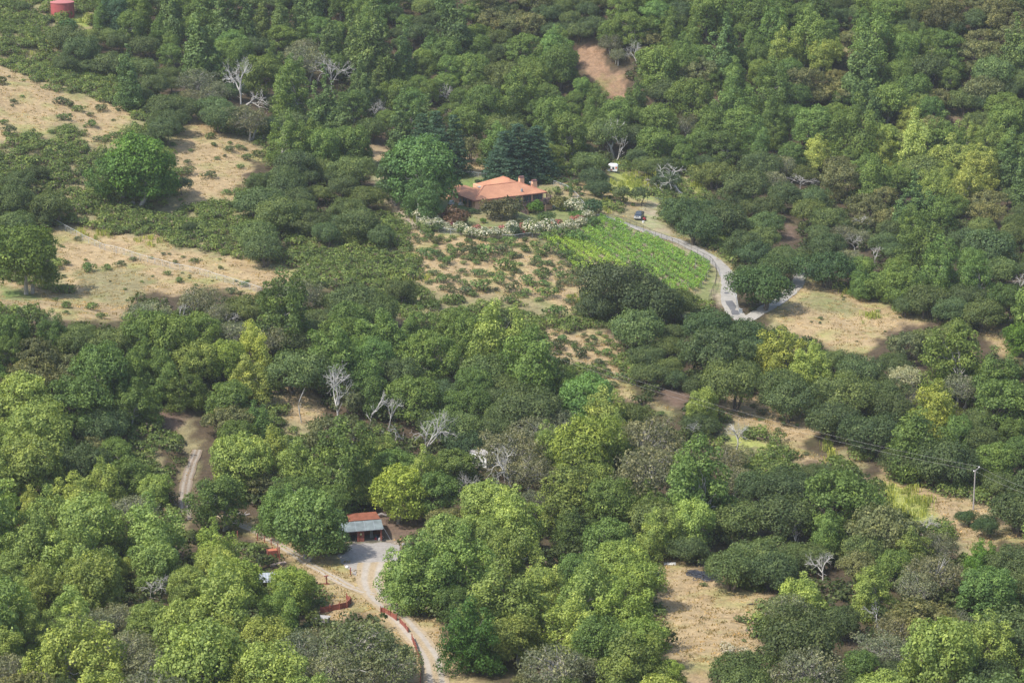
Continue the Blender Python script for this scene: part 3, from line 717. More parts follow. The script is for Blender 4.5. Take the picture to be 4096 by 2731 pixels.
tree('b', 1170, 2350, 180, 'yellow-green tree right of the tin-roofed shed', (.175,.23,.055,1))
tree('b', 1130, 2450, 170, 'green tree below the tin-roofed shed', (.13,.19,.055,1))
tree('b', 950, 2330, 210, 'yellow-green tree left of the tin-roofed shed', (.165,.215,.052,1))
tree('b', 860, 2190, 180, 'yellow-green tree at the near end of the woodland track', (.165,.22,.052,1))
tree('o', 3868, 2068, 80, 'left one of two dark round oaks beside the utility pole slope', (.050,.085,.035,1))
tree('o', 3950, 2098, 105, 'right one of two dark round oaks below the utility pole', (.048,.080,.035,1))
tree('m', 3920, 2225, 110, 'vivid green round tree below the two dark oaks at right', (.085,.16,.03,1))
tree('b', 2480, 2250, 200, 'bright green tree along the left edge of the dry clearing', (.165,.22,.06,1))
tree('b', 2540, 2330, 190, 'bright tree leaning over the grey box by the clearing', (.16,.215,.058,1))
tree('b', 2480, 2460, 230, 'large lime tree left of the middle of the dry clearing', (.155,.21,.055,1))
tree('b', 2560, 2570, 200, 'lime tree at the lower left of the dry clearing', (.15,.21,.055,1))
tree('b', 2690, 2690, 110, 'thin young yellow-green tree at the foot of the dry clearing', (.19,.25,.06,1))
tree('o', 2960, 2680, 240, 'dark green oak at the bottom edge right of the clearing', (.075,.105,.040,1))
tree('o', 2930, 2260, 210, 'dark oak shading the top right of the dry clearing', (.085,.120,.048,1))
tree('o', 3020, 2210, 230, 'large oak above the right side of the dry clearing', (.10,.135,.055,1))
tree('o', 2620, 2080, 230, 'rounded olive oak above the top of the dry clearing', (.115,.145,.055,1))
tree('g', 3150, 2440, 200, 'grey-green oak on the right rim of the clearing', (.12,.14,.08,1))
tree('o', 1560, 670, 85, 'small dark tree on the dry trail left of the conifer', (.05,.07,.04,1), sp='small', name='small_tree', cat='small tree')
tree('o', 1520, 660, 60, 'very small dark tree beside the dry trail above the brush', (.05,.07,.045,1), sp='small', name='small_tree', cat='small tree')
tree('o', 730, 730, 80, 'dark tree alone on the dry slope above the brush', (.045,.075,.05,1), sp='small', name='small_tree', cat='small tree')
tree('o', 2655, 715, 110, 'dark oak at the upper right of the yellow meadow', (.055,.085,.042,1))
tree('o', 2372, 700, 110, 'dark oak left of the white camper', (.055,.085,.045,1))
tree('o', 2400, 745, 90, 'dark oak in front of the yellow meadow', (.052,.082,.042,1))
tree('o', 2375, 820, 80, 'small dark tree at the right end of the flowering hedge', (.045,.085,.045,1), sp='small', name='small_tree', cat='small tree')
tree('m', 470, 40, 130, 'blue-green tree on the skyline right of the red tank', (.05,.095,.06,1))
tree('m', 270, 95, 70, 'small green tree in front of the red tank', (.06,.11,.045,1), sp='small', name='small_tree', cat='small tree')
tree('b', 3500, 90 + 60, 190, 'light green rounded tree high on the far right hillside', (.12,.18,.055,1))
tree('b', 3230, 130, 170, 'light green tree left of the pair high on the right hillside', (.13,.185,.055,1))
tree('b', 3560, 400, 150, 'light green tree in the middle of the right hillside', (.13,.185,.055,1))
# ---------------------------------------------------------------- fill the woods by species map
PROT = [(2268,690,2302,800,-1),(1795,690,2215,925,-1),(1340,2050,1560,2180,-1),(1925,1800,1985,1890,-1),(2400,640,2470,690,-1),(2500,845,2600,905,-1),(200,-10,310,42,60),(1040,2280,1110,2335,-1),(1070,2180,1125,2240,-1),(3870,1860,3915,2040,-1),(2590,2200,2640,2335,-1),(1265,2435,1315,2500,-1),(2835,2160,3000,2310,-1),(1310,2280,1410,2340,-1)]
def blocked(px, py, base): return openat(px, py) or any(a < px < c and b_ < py < d and base > e for a, b_, c, d, e in PROT)
def fill():
    rg = random.Random(5); PL = [list(p) for p in placed]
    arr = np.array(PL, float)
    for it in range(30000):
        cx = rg.uniform(-180, 4280); cy = rg.uniform(-150, 2960)
        l = letter(cx, cy)
        if l in 's.':
            if not (l == 's' and rg.random() < .005): continue
            l = 'k'; mul = .6
        else: mul = 1
        if l != 'k' and rg.random() < .14: l = rg.choice('bmn' if cy > 1250 else 'mou')
        if l == 'o' and rg.random() < .42: l = 'q'
        sp = SPEC[l]; s = 11 + 15.5 * max(-.1, (cy / 2731)) ** 1.25 if cy > 0 else 11
        k = rg.choice((rg.uniform(6, 9.5), rg.uniform(9, 14), rg.uniform(9, 14))) * mul / DIM[sp][0]; Wp = DIM[sp][0] * k * s; Hp = DIM[sp][2] * k * s * .95; He = max(Hp, .8 * Wp)
        dx = np.abs(arr[:, 0] - cx) / (.35 * (arr[:, 2] + Wp)); dy = np.abs(arr[:, 1] - cy) / (.215 * (arr[:, 3] + He))
        if (dx * dx + dy * dy < 1).any(): continue
        bad = 0
        for a in range(12):
            for q in (.50, .30):
                if blocked(cx + math.cos(a * .5236) * Wp * q, cy + math.sin(a * .5236) * Hp * q * 1.05, cy + Hp * .5): bad += 1
        if bad > 1: continue
        arr = np.vstack([arr, [cx, cy, Wp, He]])
        tree(l, cx, cy, Wp, tall=rg.uniform(.85, 1.2))
    print('TREES', len(PLANTS))
DEAD = [  # x, visible base y, top y, width px, style, hidden px below, lean, label
 (962,408,225,120,'spread',10,0,'tall twisted white dead tree at the wood edge on the upper left'),
 (985,415,325,150,'lean',5,1,'low leaning white dead tree reaching right beside the twisted tall one'),
 (2452,612,480,120,'fork',20,-.2,'forked white dead tree with tall bare limbs above the camper'),
 (2468,625,530,80,'fork',20,.6,'single white dead limb curving right beside the forked dead tree'),
 (2750,790,665,190,'spread',6,0,'broad bleached dead tree sprawling right of the yellow meadow'),
 (1325,345,215,190,'twig',30,.1,'wide grey twiggy dead tree in the upper left woods'),
 (1790,400,325,70,'twig',20,.1,'small pale twiggy dead tree left of the landslide scar slope'),
 (1495,470,390,60,'twig',10,0,'thin grey dead tree above the brush left of the conifers'),
 (3200,745,695,150,'twig',10,.2,'bleached dead branches crowning a dark oak right of the meadow'),
 (2545,250,150,80,'twig',10,0,'grey leafless crown just right of the landslide scar'),
 (3440,925,860,90,'lean',0,-.6,'fallen bleached tree in a small gap of the right woods'),
 (3500,1050,985,55,'fork',0,0,'small pair of white dead stems in the right woods'),
 (3420,1000,925,110,'twig',0,0,'hazy grey leafless tree among green ones in the right woods'),
 (4075,1160,1070,110,'twig',10,0,'grey leafless tree at the right edge above the dry field strip'),
 (728,1285,1215,50,'fork',10,0,'small white forked snag below the left fence'),
 (900,1310,1245,160,'spread',10,.3,'sprawling white dead oak limbs at the edge of the left wood'),
 (1482,1680,1555,60,'fork',20,0,'upright forked white snag in the middle of the left wood'),
 (1555,1690,1575,70,'lean',20,.3,'white snag with a hooked drooping top in the left wood'),
 (1622,1755,1660,90,'fork',20,-.5,'white dead stem leaning left into the middle of the wood'),
 (1695,1800,1620,160,'twig',40,.1,'big pale lichen-covered bare tree left of the white cabin'),
 (1350,1650,1440,130,'spread',30,.1,'tall silvery half-bare tree beside the small earth hillock'),
 (1205,1680,1555,30,'snag',10,-.25,'leaning bare white trunk in front of the small earth hillock'),
 (2068,1960,1790,130,'spread',30,0,'large white bare tree right of the white cabin'),
 (2795,1762,1680,90,'spread',10,-.2,'white snag with broken arms right of the middle wood'),
 (2948,1785,1665,100,'lean',10,.3,'white dead tree leaning right near the pale yellow weeds'),
 (2770,2010,1930,90,'twig',10,0,'left one of two ghostly white leafless trees in the right wood'),
 (2830,2020,1950,90,'twig',10,0,'right one of two ghostly white leafless trees in the right wood'),
 (3040,2010,1955,60,'twig',10,0,'small white leafless tree right of the ghostly pair'),
 (2170,2205,2115,100,'spread',10,0,'white broken dead tree left of the dry clearing wood'),
 (3763,2390,2228,60,'snag',10,-.35,'long leaning bare white trunk in the lower right wood'),
 (3510,2495,2385,90,'fork',20,0,'forked white trunk in the lower right oaks'),
 (600,2390,2290,170,'twig',10,.1,'silvery dead branches in a dark hollow of the lower left wood'),
 (3185,2180,2060,70,'spread',10,0,'upright white bare tree above the clearing on the right'),
 (3290,2310,2210,120,'spread',10,0,'tangle of white bare limbs above right of the clearing'),
 (3937,1640,1570,30,'snag',10,0,'broken pale stump trunk near the right edge'),
 (2430,2050,1960,70,'lean',10,.2,'bent white branch above the wood centre'),
 (480,2700,2530,120,'fork',20,.3,'grey limbs showing through the trees at the lower left'),
 (3690,2130,2050,110,'twig',10,0,'pale lichen-covered leafless crown in the lower right wood'),
 (1870,1990,1880,60,'twig',10,0,'thin pale bare tree left of the large white bare tree'),
 (2250,1990,1890,50,'fork',10,0,'thin white leafless stem right of the large white bare tree'),
]
for x, yb, yt, w, st, hid, ln, lb in DEAD:
    yb2 = yb + hid; PROT.append((x - w * .42, yt, x + w * .42, yb - 8, yb - 25))
fill()
# ---------------------------------------------------------------- dead trees
def dead_mesh(style, seed):
    rng = np.random.default_rng(900 + seed); T = MB(); B = MB()
    lev = {'spread': 6, 'fork': 5, 'lean': 5, 'twig': 6, 'snag': 1}[style]
    ang = {'spread': .62, 'fork': .36, 'lean': .5, 'twig': .55, 'snag': .3}[style]
    st = [(np.array([0, 0, -.05]), np.array([0, 0, 1.0]), {'twig': .28, 'snag': .9}.get(style, .34), .034 if style != 'twig' else .025, 0)]
    while st:
        p, d, L, r, l = st.pop()
        n = 4; pts = [p]; q = p; dd = d.copy()
        for i in range(n):
            dd = dd + rng.normal(size=3) * .17 + np.array([0, 0, .04 if style != 'twig' else (-.03 if l > 2 else .03)]); dd /= np.linalg.norm(dd); q = q + dd * L / n; pts.append(q)
        r2 = r * .62 if l < lev else .0016
        (T if l == 0 else B).tube(pts, [r + (r2 - r) * i / n for i in range(n + 1)], 6 if l < 2 else 4, cap=(l == 0))
        if l < lev:
            m = (2 if style == 'fork' and l < 2 else 3) if l < 3 else 2
            for c in range(m):
                h = rng.normal(size=3); h -= dd * h.dot(dd); h /= np.linalg.norm(h); a = ang * (.55 + .8 * rng.random())
                nd = dd * math.cos(a) + h * math.sin(a); 
                if style in ('spread', 'lean') and l > 0: nd[2] *= .8
                nd /= np.linalg.norm(nd); j = n if c < 2 else rng.integers(2, n + 1)
                st.append((pts[j], nd, L * (.62 + .25 * rng.random()), r * (.58 + .12 * rng.random()), l + 1))
            if l in (0, 1) and style != 'snag':
                h = rng.normal(size=3); h /= np.linalg.norm(h); h[2] = abs(h[2]); st.append((pts[2], h, L * .5, r * .35, lev - 1))
    V = np.array(B.v + T.v); top = V[:, 2].max(); wd = max(np.ptp(V[:, 0]), .1)
    return T.mesh('trunk', M_dead), B.mesh('branches', M_dead), M_dead, top, wd
DT = {}
for i, (x, yb, yt, w, st, hid, ln, lb) in enumerate(DEAD):
    key = (st, i % 3 if st != 'snag' else i % 2)
    if key not in DT: DT[key] = dead_mesh(st, key[1] * 7 + len(st))
    tm, bm_, mt, top, wd = DT[key]
    p = hit(x, yb + hid); s = scale_at(p); H = (yb + hid - yt) / s / math.cos(phi(yb)); Wm = w / s
    r = empty('dead_tree', p, 0, 1); k = H / top; kw = max(.6 * k, min(1.7 * k, Wm / wd))
    r.scale = (kw, kw, k); r.rotation_euler = (0, ln * .8, 0)
    tag(r, lb, 'dead tree', 'bare dead trees')
    link('trunk', tm, r); link('branches', bm_, r)

# ---------------------------------------------------------------- masses of brush, undergrowth, weeds, grass ("stuff")
def mound_arrays(seed, w, h, n, dens, size, dry=.25, fl=0, rn=.6):
    rng = np.random.default_rng(seed)
    P = [(rng.normal() * w * .22, rng.normal() * w * .22, h * (.3 + .35 * rng.random()), w * (.16 + .12 * rng.random())) for _ in range(n)]
    return cards(rng, P, dens, size, np.array([0, 0, 0.]), flower=fl, dry=dry, minz=-.1, rnd=rn)
def scatter(name, tmpl, spots, mats, label, cat, seed=1):
    rng = np.random.default_rng(seed); Vs = []; Fs = []; Ms = []; Ts = []; base = 0
    for x, y, z, s, tv in spots:
        V, F, mi, ti = tmpl[rng.integers(len(tmpl))]; a = rng.random() * 6.283; ca, sa = math.cos(a), math.sin(a)
        v = V * s; v = np.stack([v[:, 0] * ca - v[:, 1] * sa + x, v[:, 0] * sa + v[:, 1] * ca + y, v[:, 2] * (.85 + .3 * rng.random()) + z], -1)
        Vs.append(v); Fs.append(F + base); base += len(V); Ms.append(mi); Ts.append(np.clip(ti + tv, 0, 1))
    me = np_mesh(name, np.concatenate(Vs), np.concatenate(Fs), mats, np.concatenate(Ms), np.concatenate(Ts))
    o = link(name, me); tag(o, label, cat, kind='stuff'); return o
def world_spots(n, test, seed, smin, smax, tv=.15):
    """random points on the ground whose cover passes the test"""
    rg = random.Random(seed); out = []
    while n > 0:
        n -= 1
        y = 360 + 620 * rg.random() ** 1.1; x = rg.uniform(-1, 1) * (y * .235 + 6); z = zt(x, y); px, py = project(x, y, z); px = float(px); py = float(py)
        if not (-150 < px < 4250 and -100 < py < 2850): continue
        if not test(px, py, x, y, rg): continue
        out.append((x, y, z - .05, rg.uniform(smin, smax), rg.gauss(0, tv)))
    return out
NOGO = [(1795,740,2215,870),(1340,2050,1560,2185),(200,-10,310,60),(2500,845,2600,905),(1925,1800,1985,1890)]
def free(px, py): return not any(a < px < c and b_ < py < d for a, b_, c, d in NOGO)
def t_brush(px, py, x, y, rg):
    if openat(px, py) or openat(px, py - 26): return False
    l = letter(px, py)
    return (l == 's' or (l == '.' and coverat(px, py) == MIX and rg.random() < .5)) and free(px, py)
sp_b = world_spots(36000, t_brush, 21, .8, 1.6, .16)[:3600]
mt = [mound_arrays(300 + i, 3.0, 1.35, 12, 140, .165, .36) for i in range(5)]
o = scatter('chaparral', mt, sp_b, [M_leaf, M_leaf, M_brown_leaf], 'dense low green and purple-brown brush covering the left hillside', 'brush'); o.color = (.150, .205, .068, 1)
print('BRUSH', len(sp_b), len(o.data.polygons))
def t_under(px, py, x, y, rg): return coverat(px, py) == LIT and free(px, py) and not openat(px, py) and not openat(px, py - 40)
sp_u = world_spots(9000, t_under, 22, .7, 1.7, .15)[:3000]
mu = [mound_arrays(320 + i, 3.0, 2.2, 8, 70, .23, .12, 0, .8) for i in range(4)]
o = scatter('undergrowth', mu, sp_u, [M_leaf, M_leaf, M_brown_leaf], 'green undergrowth of bushes filling the gaps between the forest trees', 'undergrowth', 2); o.color = (.070, .095, .038, 1)
print('UNDER', len(sp_u), len(o.data.polygons))
# weeds: tall yellow-green stalks
WEED = [(290,470,890,975),(520,640,940,990),(1500,1740,1075,1140),(1640,1720,850,900),(3415,3545,1255,1305),(3520,3720,1930,2090),(3290,3330,1730,1900),(2830,3010,955,1010),(2430,2660,685,800),(2760,2815,732,778),(100,300,150,240),(380,440,240,380),(2390,2480,800,860),(2250,2330,1180,1240),(3350,3460,1150,1200),(1770,1860,540,600),(2430,2500,1230,1300),(3250,3300,1600,1760),(1560,1640,1060,1120),(3640,3700,1140,1180),(290,370,50,110)]
def t_weed(px, py, x, y, rg):
    if 2390 < px < 2490 and 640 < py < 735: return False
    for a, b_, c, d in WEED:
        u = (px - (a + b_) / 2) / ((b_ - a) / 2); v = (py - (c + d) / 2) / ((d - c) / 2)
        if u * u + v * v < 1.2 * rg.random() ** .6 and math.sin(x * .9 + 2 * math.sin(y * .7)) > -.5: return free(px, py)
    return False
def stalks(seed, n=16, h=1.5, w=.5):
    rng = np.random.default_rng(seed); V = []; mi = []
    for _ in range(n):
        x, y = rng.normal(size=2) * w; hh = h * (.6 + .6 * rng.random()); a = rng.random() * 3.14; dx, dy = math.cos(a) * .07, math.sin(a) * .07; lx, ly = rng.normal(size=2) * .15
        V += [(x - dx, y - dy, 0), (x + dx, y + dy, 0), (x + lx + dx, y + ly + dy, hh), (x + lx - dx, y + ly - dy, hh)]
        for _ in range(3):
            z = hh * (.45 + .55 * rng.random()); b_ = rng.random() * 6.28; s = .16; cx, cy = x + lx * z / hh, y + ly * z / hh
            V += [(cx, cy, z), (cx + s * math.cos(b_), cy + s * math.sin(b_), z + .1), (cx + s * math.cos(b_ + .7), cy + s * math.sin(b_ + .7), z + .16), (cx + .3 * s, cy, z + .2)]
    F = np.arange(len(V)).reshape(-1, 4); return np.array(V, float), F, np.zeros(len(F), int), rng.random(len(F)) * .6 + .2
sp_w = world_spots(60000, t_weed, 23, .45, 1.1, .2)[:2600]
o = scatter('wild_mustard', [stalks(i) for i in range(4)], sp_w, [M_mustard], 'tall yellow-green weeds standing in patches on the dry slopes and meadow', 'weeds', 3)
print('WEED', len(sp_w))
def t_dry(px, py, x, y, rg): return openat(px, py) and coverat(px, py) in (DRY, MIX, PAL, GRN) and free(px, py)
def tuft(seed):
    rng = np.random.default_rng(seed); V = []
    for _ in range(7):
        x, y = rng.normal(size=2) * .35; a = rng.random() * 6.28; dx, dy = math.cos(a) * .16, math.sin(a) * .16; h = .14 + .16 * rng.random(); lx, ly = rng.normal(size=2) * .18
        V += [(x - dx, y - dy, -.02), (x + dx, y + dy, -.02), (x + lx + dx * .3, y + ly + dy * .3, h), (x + lx - dx * .3, y + ly - dy * .3, h)]
    F = np.arange(len(V)).reshape(-1, 4); return np.array(V, float), F, np.zeros(len(F), int), rng.random(len(F)) * .5 + .2
RD = [(1480,1800,2340,2731,2.2)]
sp_t = world_spots(60000, lambda px, py, x, y, rg: coverat(px, py) in (DRY, MIX) and openat(px, py) and free(px, py) and not (1440 < px < 1560 and 2170 < py < 2400) and abs(px - np.interp(py, [2380, 2440, 2520, 2600, 2680, 2760], [1500, 1560, 1640, 1710, 1740, 1750])) > 55, 24, .6, 1.3, .2)
o = scatter('dry_grass', [tuft(i) for i in range(4)], sp_t[:14000], [M_straw], 'tufts of dry straw-coloured grass on the open slopes', 'grass', 4)
print('TUFT', len(sp_t))

# ---------------------------------------------------------------- single bushes on the open slopes
BAREAS = [  # x0,y0,x1,y1,count, W range
 (0,300,500,560,26,18,60),(690,470,1030,830,22,18,70),(230,900,1150,1180,34,12,48),(100,1150,480,1260,4,20,52),(1640,930,2350,1280,130,24,95),
 (2200,1300,2500,1560,30,26,80),(2610,1560,3320,1850,14,20,55),(3230,1130,3720,1400,9,12,22),(3600,1900,3990,2180,7,14,40),(2220,690,2560,850,16,22,60),(2660,2230,3060,2700,2,30,50),(1340,560,1600,900,6,18,40)]
rg = random.Random(77); bl = []
for x0, y0, x1, y1, n, wa, wb in BAREAS:
    t_ = 0
    while n and t_ < 3000:
        t_ += 1; cx, cy = rg.uniform(x0, x1), rg.uniform(y0, y1); w = wa + (wb - wa) * rg.random() ** 1.6
        if coverat(cx, cy) not in (DRY, MIX, PAL) or not openat(cx, cy) or not openat(cx, cy + w * .3): continue
        if any(abs(a - cx) < (w + b_) * .27 and abs(c - cy) < (w + b_) * .17 for a, c, b_ in bl): continue
        bl.append((cx, cy, w)); n -= 1
bl += [(350,1065,66),(270,1050,34),(265,1215,52),(222,1195,26),(1695,955,34),(1745,965,34),(1880,960,26),(1900,1000,44),(2010,990,72),(3280,1390 - 100,16),(2970,2470,58),(2975,2560,22),(2100,955,34)]
for cx, cy, w in bl:
    p, k, s = settle(cx, cy, 'bush', w)
    col = vary(rg.choice([(.085,.130,.045), (.10,.15,.05), (.085,.105,.055)]), .15)
    r = plant('coyote_bush', 'bush', p, k, col, 'green bush', 'bush', 'bushes dotted over the dry slopes', rg.uniform(.8, 1.1))
    AUTO.append((r, ('small ' if w < 28 else 'large ' if w > 52 else '') + 'rounded green bush', cx, cy))
# white dry shrub on the clearing
for cx, cy, w, lb in ((2905,2592,80,'larger pale whitish dry shrub low on the clearing'),(2975,2600,60,'smaller pale whitish dry shrub touching the larger one on the clearing')):
    p, k, s = settle(cx, cy, 'bush', w); plant('dry_shrub', 'bush', p, k, (.34,.31,.28,1), lb, 'dry shrub', 'pale dry shrubs')

# ---------------------------------------------------------------- hedge and garden plants round the house
def O(X, Y, o=1000): return (o + X / 2.138, 660 + Y / 2.138)
HEDGE = [(*O(1460,415),50,'w'),(*O(1560,445),44,'w'),(*O(1500,470),40,'w'),(*O(1540,505),46,'w'),(*O(1610,490),48,'w'),(*O(1520,470),20,'p'),(*O(1660,420),44,'p'),(*O(1710,505),34,'p'),(*O(1680,520),38,'w'),(*O(1790,520),48,'w'),(*O(1880,560),46,'w'),(*O(1945,535),36,'p'),(*O(2010,575),54,'w'),(*O(2060,550),26,'p'),(*O(2100,570),50,'w'),(*O(2165,540),36,'p'),(*O(2240,515),52,'w'),
 (*O(10,540,2000),30,'p'),(*O(60,560,2000),46,'w'),(*O(185,520,2000),32,'p'),(*O(205,560,2000),34,'p'),(*O(265,520,2000),66,'w'),(*O(350,505,2000),28,'p'),(*O(415,510,2000),66,'w'),(*O(495,490,2000),36,'p'),(*O(540,520,2000),34,'w'),(*O(600,500,2000),48,'w'),(*O(660,460,2000),42,'p'),(*O(690,480,2000),44,'w'),(*O(640,330,2000),56,'w'),(*O(700,370,2000),46,'w'),(*O(750,420,2000),44,'w'),(*O(730,440,2000),26,'p')]
for i, (cx, cy, w, c) in enumerate(HEDGE):
    sp = 'whitefl' if c == 'w' else 'pinkfl'; p, k, s = settle(cx, cy, sp, w * 1.25)
    r = plant('oleander_bush', sp, p, k, (.085,.12,.045,1), '', 'flowering bush', 'flowering bushes of the curved hedge below the house')
    AUTO.append((r, ('large ' if w > 52 else 'small ' if w < 33 else '') + ('white' if c == 'w' else 'pink') + ' flowering hedge bush', cx, cy))
GARD = [('round_shrub','round',1978,828,96,(.085,.082,.045,1),1.05,'left one of two big round shrubs before the front wall of the house'),
 ('round_shrub','round',2036,824,100,(.082,.085,.048,1),1.05,'right one of two big round shrubs before the front wall of the house'),
 ('round_shrub','round',1825,850,100,(.105,.065,.05,1),.9,'round reddish-brown shrub left of the house corner'),
 ('round_shrub','round',2248,806,70,(.12,.12,.05,1),1,'round olive shrub right of the deck'),
 ('vine_arbor','round',2110,815,52,(.085,.16,.03,1),1.35,'bright green climbing vine in front of the deck'),
 ('round_shrub','round',2182,850,66,(.07,.105,.04,1),.7,'low green shrub under the deck corner'),
 ('round_shrub','round',2075,872,42,(.08,.09,.045,1),.6,'low dark shrub at the foot of the deck stairs'),
 ('round_shrub','round',2060,850,28,(.06,.12,.03,1),1,'bright green shrub beside the deck stairs'),
 ('round_shrub','round',1862,812,20,(.06,.12,.03,1),1.2,'small fresh green shrub under the left wall window'),
 ('round_shrub','round',1882,836,34,(.055,.09,.045,1),.8,'dark green shrub at the left wall of the house'),
 ('round_shrub','round',1912,843,24,(.06,.075,.04,1),.8,'tiny dark shrub at the front corner of the house'),
 ('round_shrub','round',1933,880,24,(.09,.16,.03,1),1,'small bright green shrub in the middle of the lawn'),
 ('round_shrub','round',1858,884,18,(.09,.16,.03,1),1.3,'tiny bright green shrub left of the lawn'),
 ('round_shrub','round',2260,832,26,(.16,.20,.04,1),1.1,'yellow-green shrub right of the white tables'),
 ('round_shrub','round',2315,848,52,(.07,.13,.035,1),.8,'green shrub inside the hedge at its right end'),
 ('round_shrub','round',1755,905,44,(.06,.09,.04,1),1,'dark green bush in the white hedge near the fence corner'),
 ('round_shrub','round',1855,915,52,(.07,.11,.04,1),.8,'green gap bush in the hedge below the lawn'),
 ('round_shrub','round',2052,920,54,(.05,.075,.04,1),1,'dark green round bush in the middle of the hedge'),
 ('round_shrub','round',2180,925,34,(.06,.09,.05,1),1.1,'blue-green bush at the fence before the hedge'),
 ('round_shrub','round',2368,880,60,(.065,.11,.04,1),.9,'leafy bush at the right end of the hedge fence'),
 ('round_shrub','round',1650,850,36,(.06,.09,.045,1),1,'dark bush at the left end of the white hedge'),
 ('bougainvillea','redfl',1985,716,58,(.10,.17,.035,1),.75,'climber with orange-red flowers on the back roof of the house'),
 ('round_shrub','round',1955,740,34,(.085,.06,.05,1),.8,'purple-leaved shrub behind the house'),
 ('round_shrub','round',1915,730,26,(.05,.075,.045,1),1.2,'sparse shrub on the lawn behind the house')]
for nm, sp, cx, cy, w, col, tl, lb in GARD:
    p, k, s = settle(cx, cy, sp, w * 1.12)
    if nm == 'bougainvillea': p = HC + HU * 13.2 + HV * 13.5 + Vector((0, 0, .2)); tl = 1.15; k = .85
    if nm == 'vine_arbor': p = HC + HU * 17.0 + HV * -4.0; p.z = zt(p.x, p.y)
    plant(nm, sp, p, k, col, lb, 'shrub' if nm == 'round_shrub' else 'climber', 'garden shrubs round the house', tl)
# cypress
def cypress():
    rng = np.random.default_rng(8); P = [(rng.normal() * .12, rng.normal() * .12, z, .74 * (1 - (z / 10) ** 2.5) + .12) for z in np.arange(.6, 9.6, .35)]
    V = cards(rng, P, 260, .12, np.array([0, 0, 4.5]), rnd=.4); p = hit(2284, 788); k = 88 / scale_at(p) / 9.8
    r = empty('cypress', p, 0, (k, k, k)); tag(r, 'narrow dark green column cypress right of the house', 'cypress')
    mb = MB(); mb.tube([(0, 0, -.5), (0, 0, 3)], [.14, .08], 6); mb.build('trunk', M_bark, r)
    c = link('crown', np_mesh('crown', V[0], V[1], [M_leaf, M_leaf, M_brown_leaf], V[2], V[3]), r); c.color = (.10, .18, .06, 1)
cypress()
# ---------------------------------------------------------------- built things
M_stucco = plain('peach_stucco', (.68,.41,.26), .85, .08, 1.5)
M_fascia = plain('maroon_trim', (.20,.085,.08), .7, .15, 2)
M_wood = plain('dark_deck_wood', (.12,.085,.075), .8, .3, 4)
M_glass = newmat('window_glass')[0]; _b = M_glass.node_tree.nodes['Principled BSDF']; _b.inputs['Base Color'].default_value = (.05,.07,.08,1); _b.inputs['Roughness'].default_value = .12; _b.inputs['Specular IOR Level'].default_value = .8
M_white = plain('white_paint', (.72,.72,.70), .6, .08, 2)
M_dark = plain('dark_void', (.03,.03,.03), .9, .2, 2)
M_redwood = plain('red_stained_wood', (.26,.085,.06), .85, .3, 3)
M_metal = plain('galvanised_wire', (.46,.48,.48), .6, .1, 3, .1)
M_darkmetal = plain('dark_steel', (.08,.075,.07), .6, .2, 3, .3)
M_tin = plain('tin_sheet', (.33,.36,.38), .55, .22, 1.2, .2)
M_greywood = plain('weathered_grey_wood', (.36,.34,.32), .9, .25, 3)
def tilemat():
    m, t, b = newmat('clay_tiles'); c = t.nodes.new('ShaderNodeTexCoord')
    def wave(d, sc):
        w = N(t, 'ShaderNodeTexWave', wave_type='BANDS', bands_direction=d); w.inputs['Scale'].default_value = sc; t.links.new(c.outputs['Object'], w.inputs[0]); return w.outputs['Fac']
    a = wave('X', .95); e = wave('Y', .95); mm = N(t, 'ShaderNodeMath', operation='MULTIPLY'); t.links.new(a, mm.inputs[0]); t.links.new(e, mm.inputs[1])
    col = ramp(t, mm.outputs[0], [(0, (.33,.15,.085)), (.35, (.50,.245,.14)), (.85, (.68,.42,.27))])
    f = noise(t, .35, 4, .6); f2 = noise(t, 2.2, 3, .7)
    col = mixc(t, 'MULTIPLY', 1.0, col, ramp(t, f, [(.3, (.82,.76,.74)), (.65, (1.08,1.06,1.02))]))
    col = mixc(t, 'MULTIPLY', .5, col, ramp(t, f2, [(.3, (.8,.74,.72)), (.7, (1.15,1.12,1.1))]))
    t.links.new(col, b.inputs['Base Color']); b.inputs['Roughness'].default_value = .8
    bp = N(t, 'ShaderNodeBump'); bp.inputs['Distance'].default_value = .05; bp.inputs['Strength'].default_value = .6; t.links.new(mm.outputs[0], bp.inputs['Height']); t.links.new(bp.outputs[0], b.inputs['Normal'])
    return m
M_tile = tilemat()
M_ridge = plain('ridge_clay', (.40,.17,.11), .8, .2, 3)
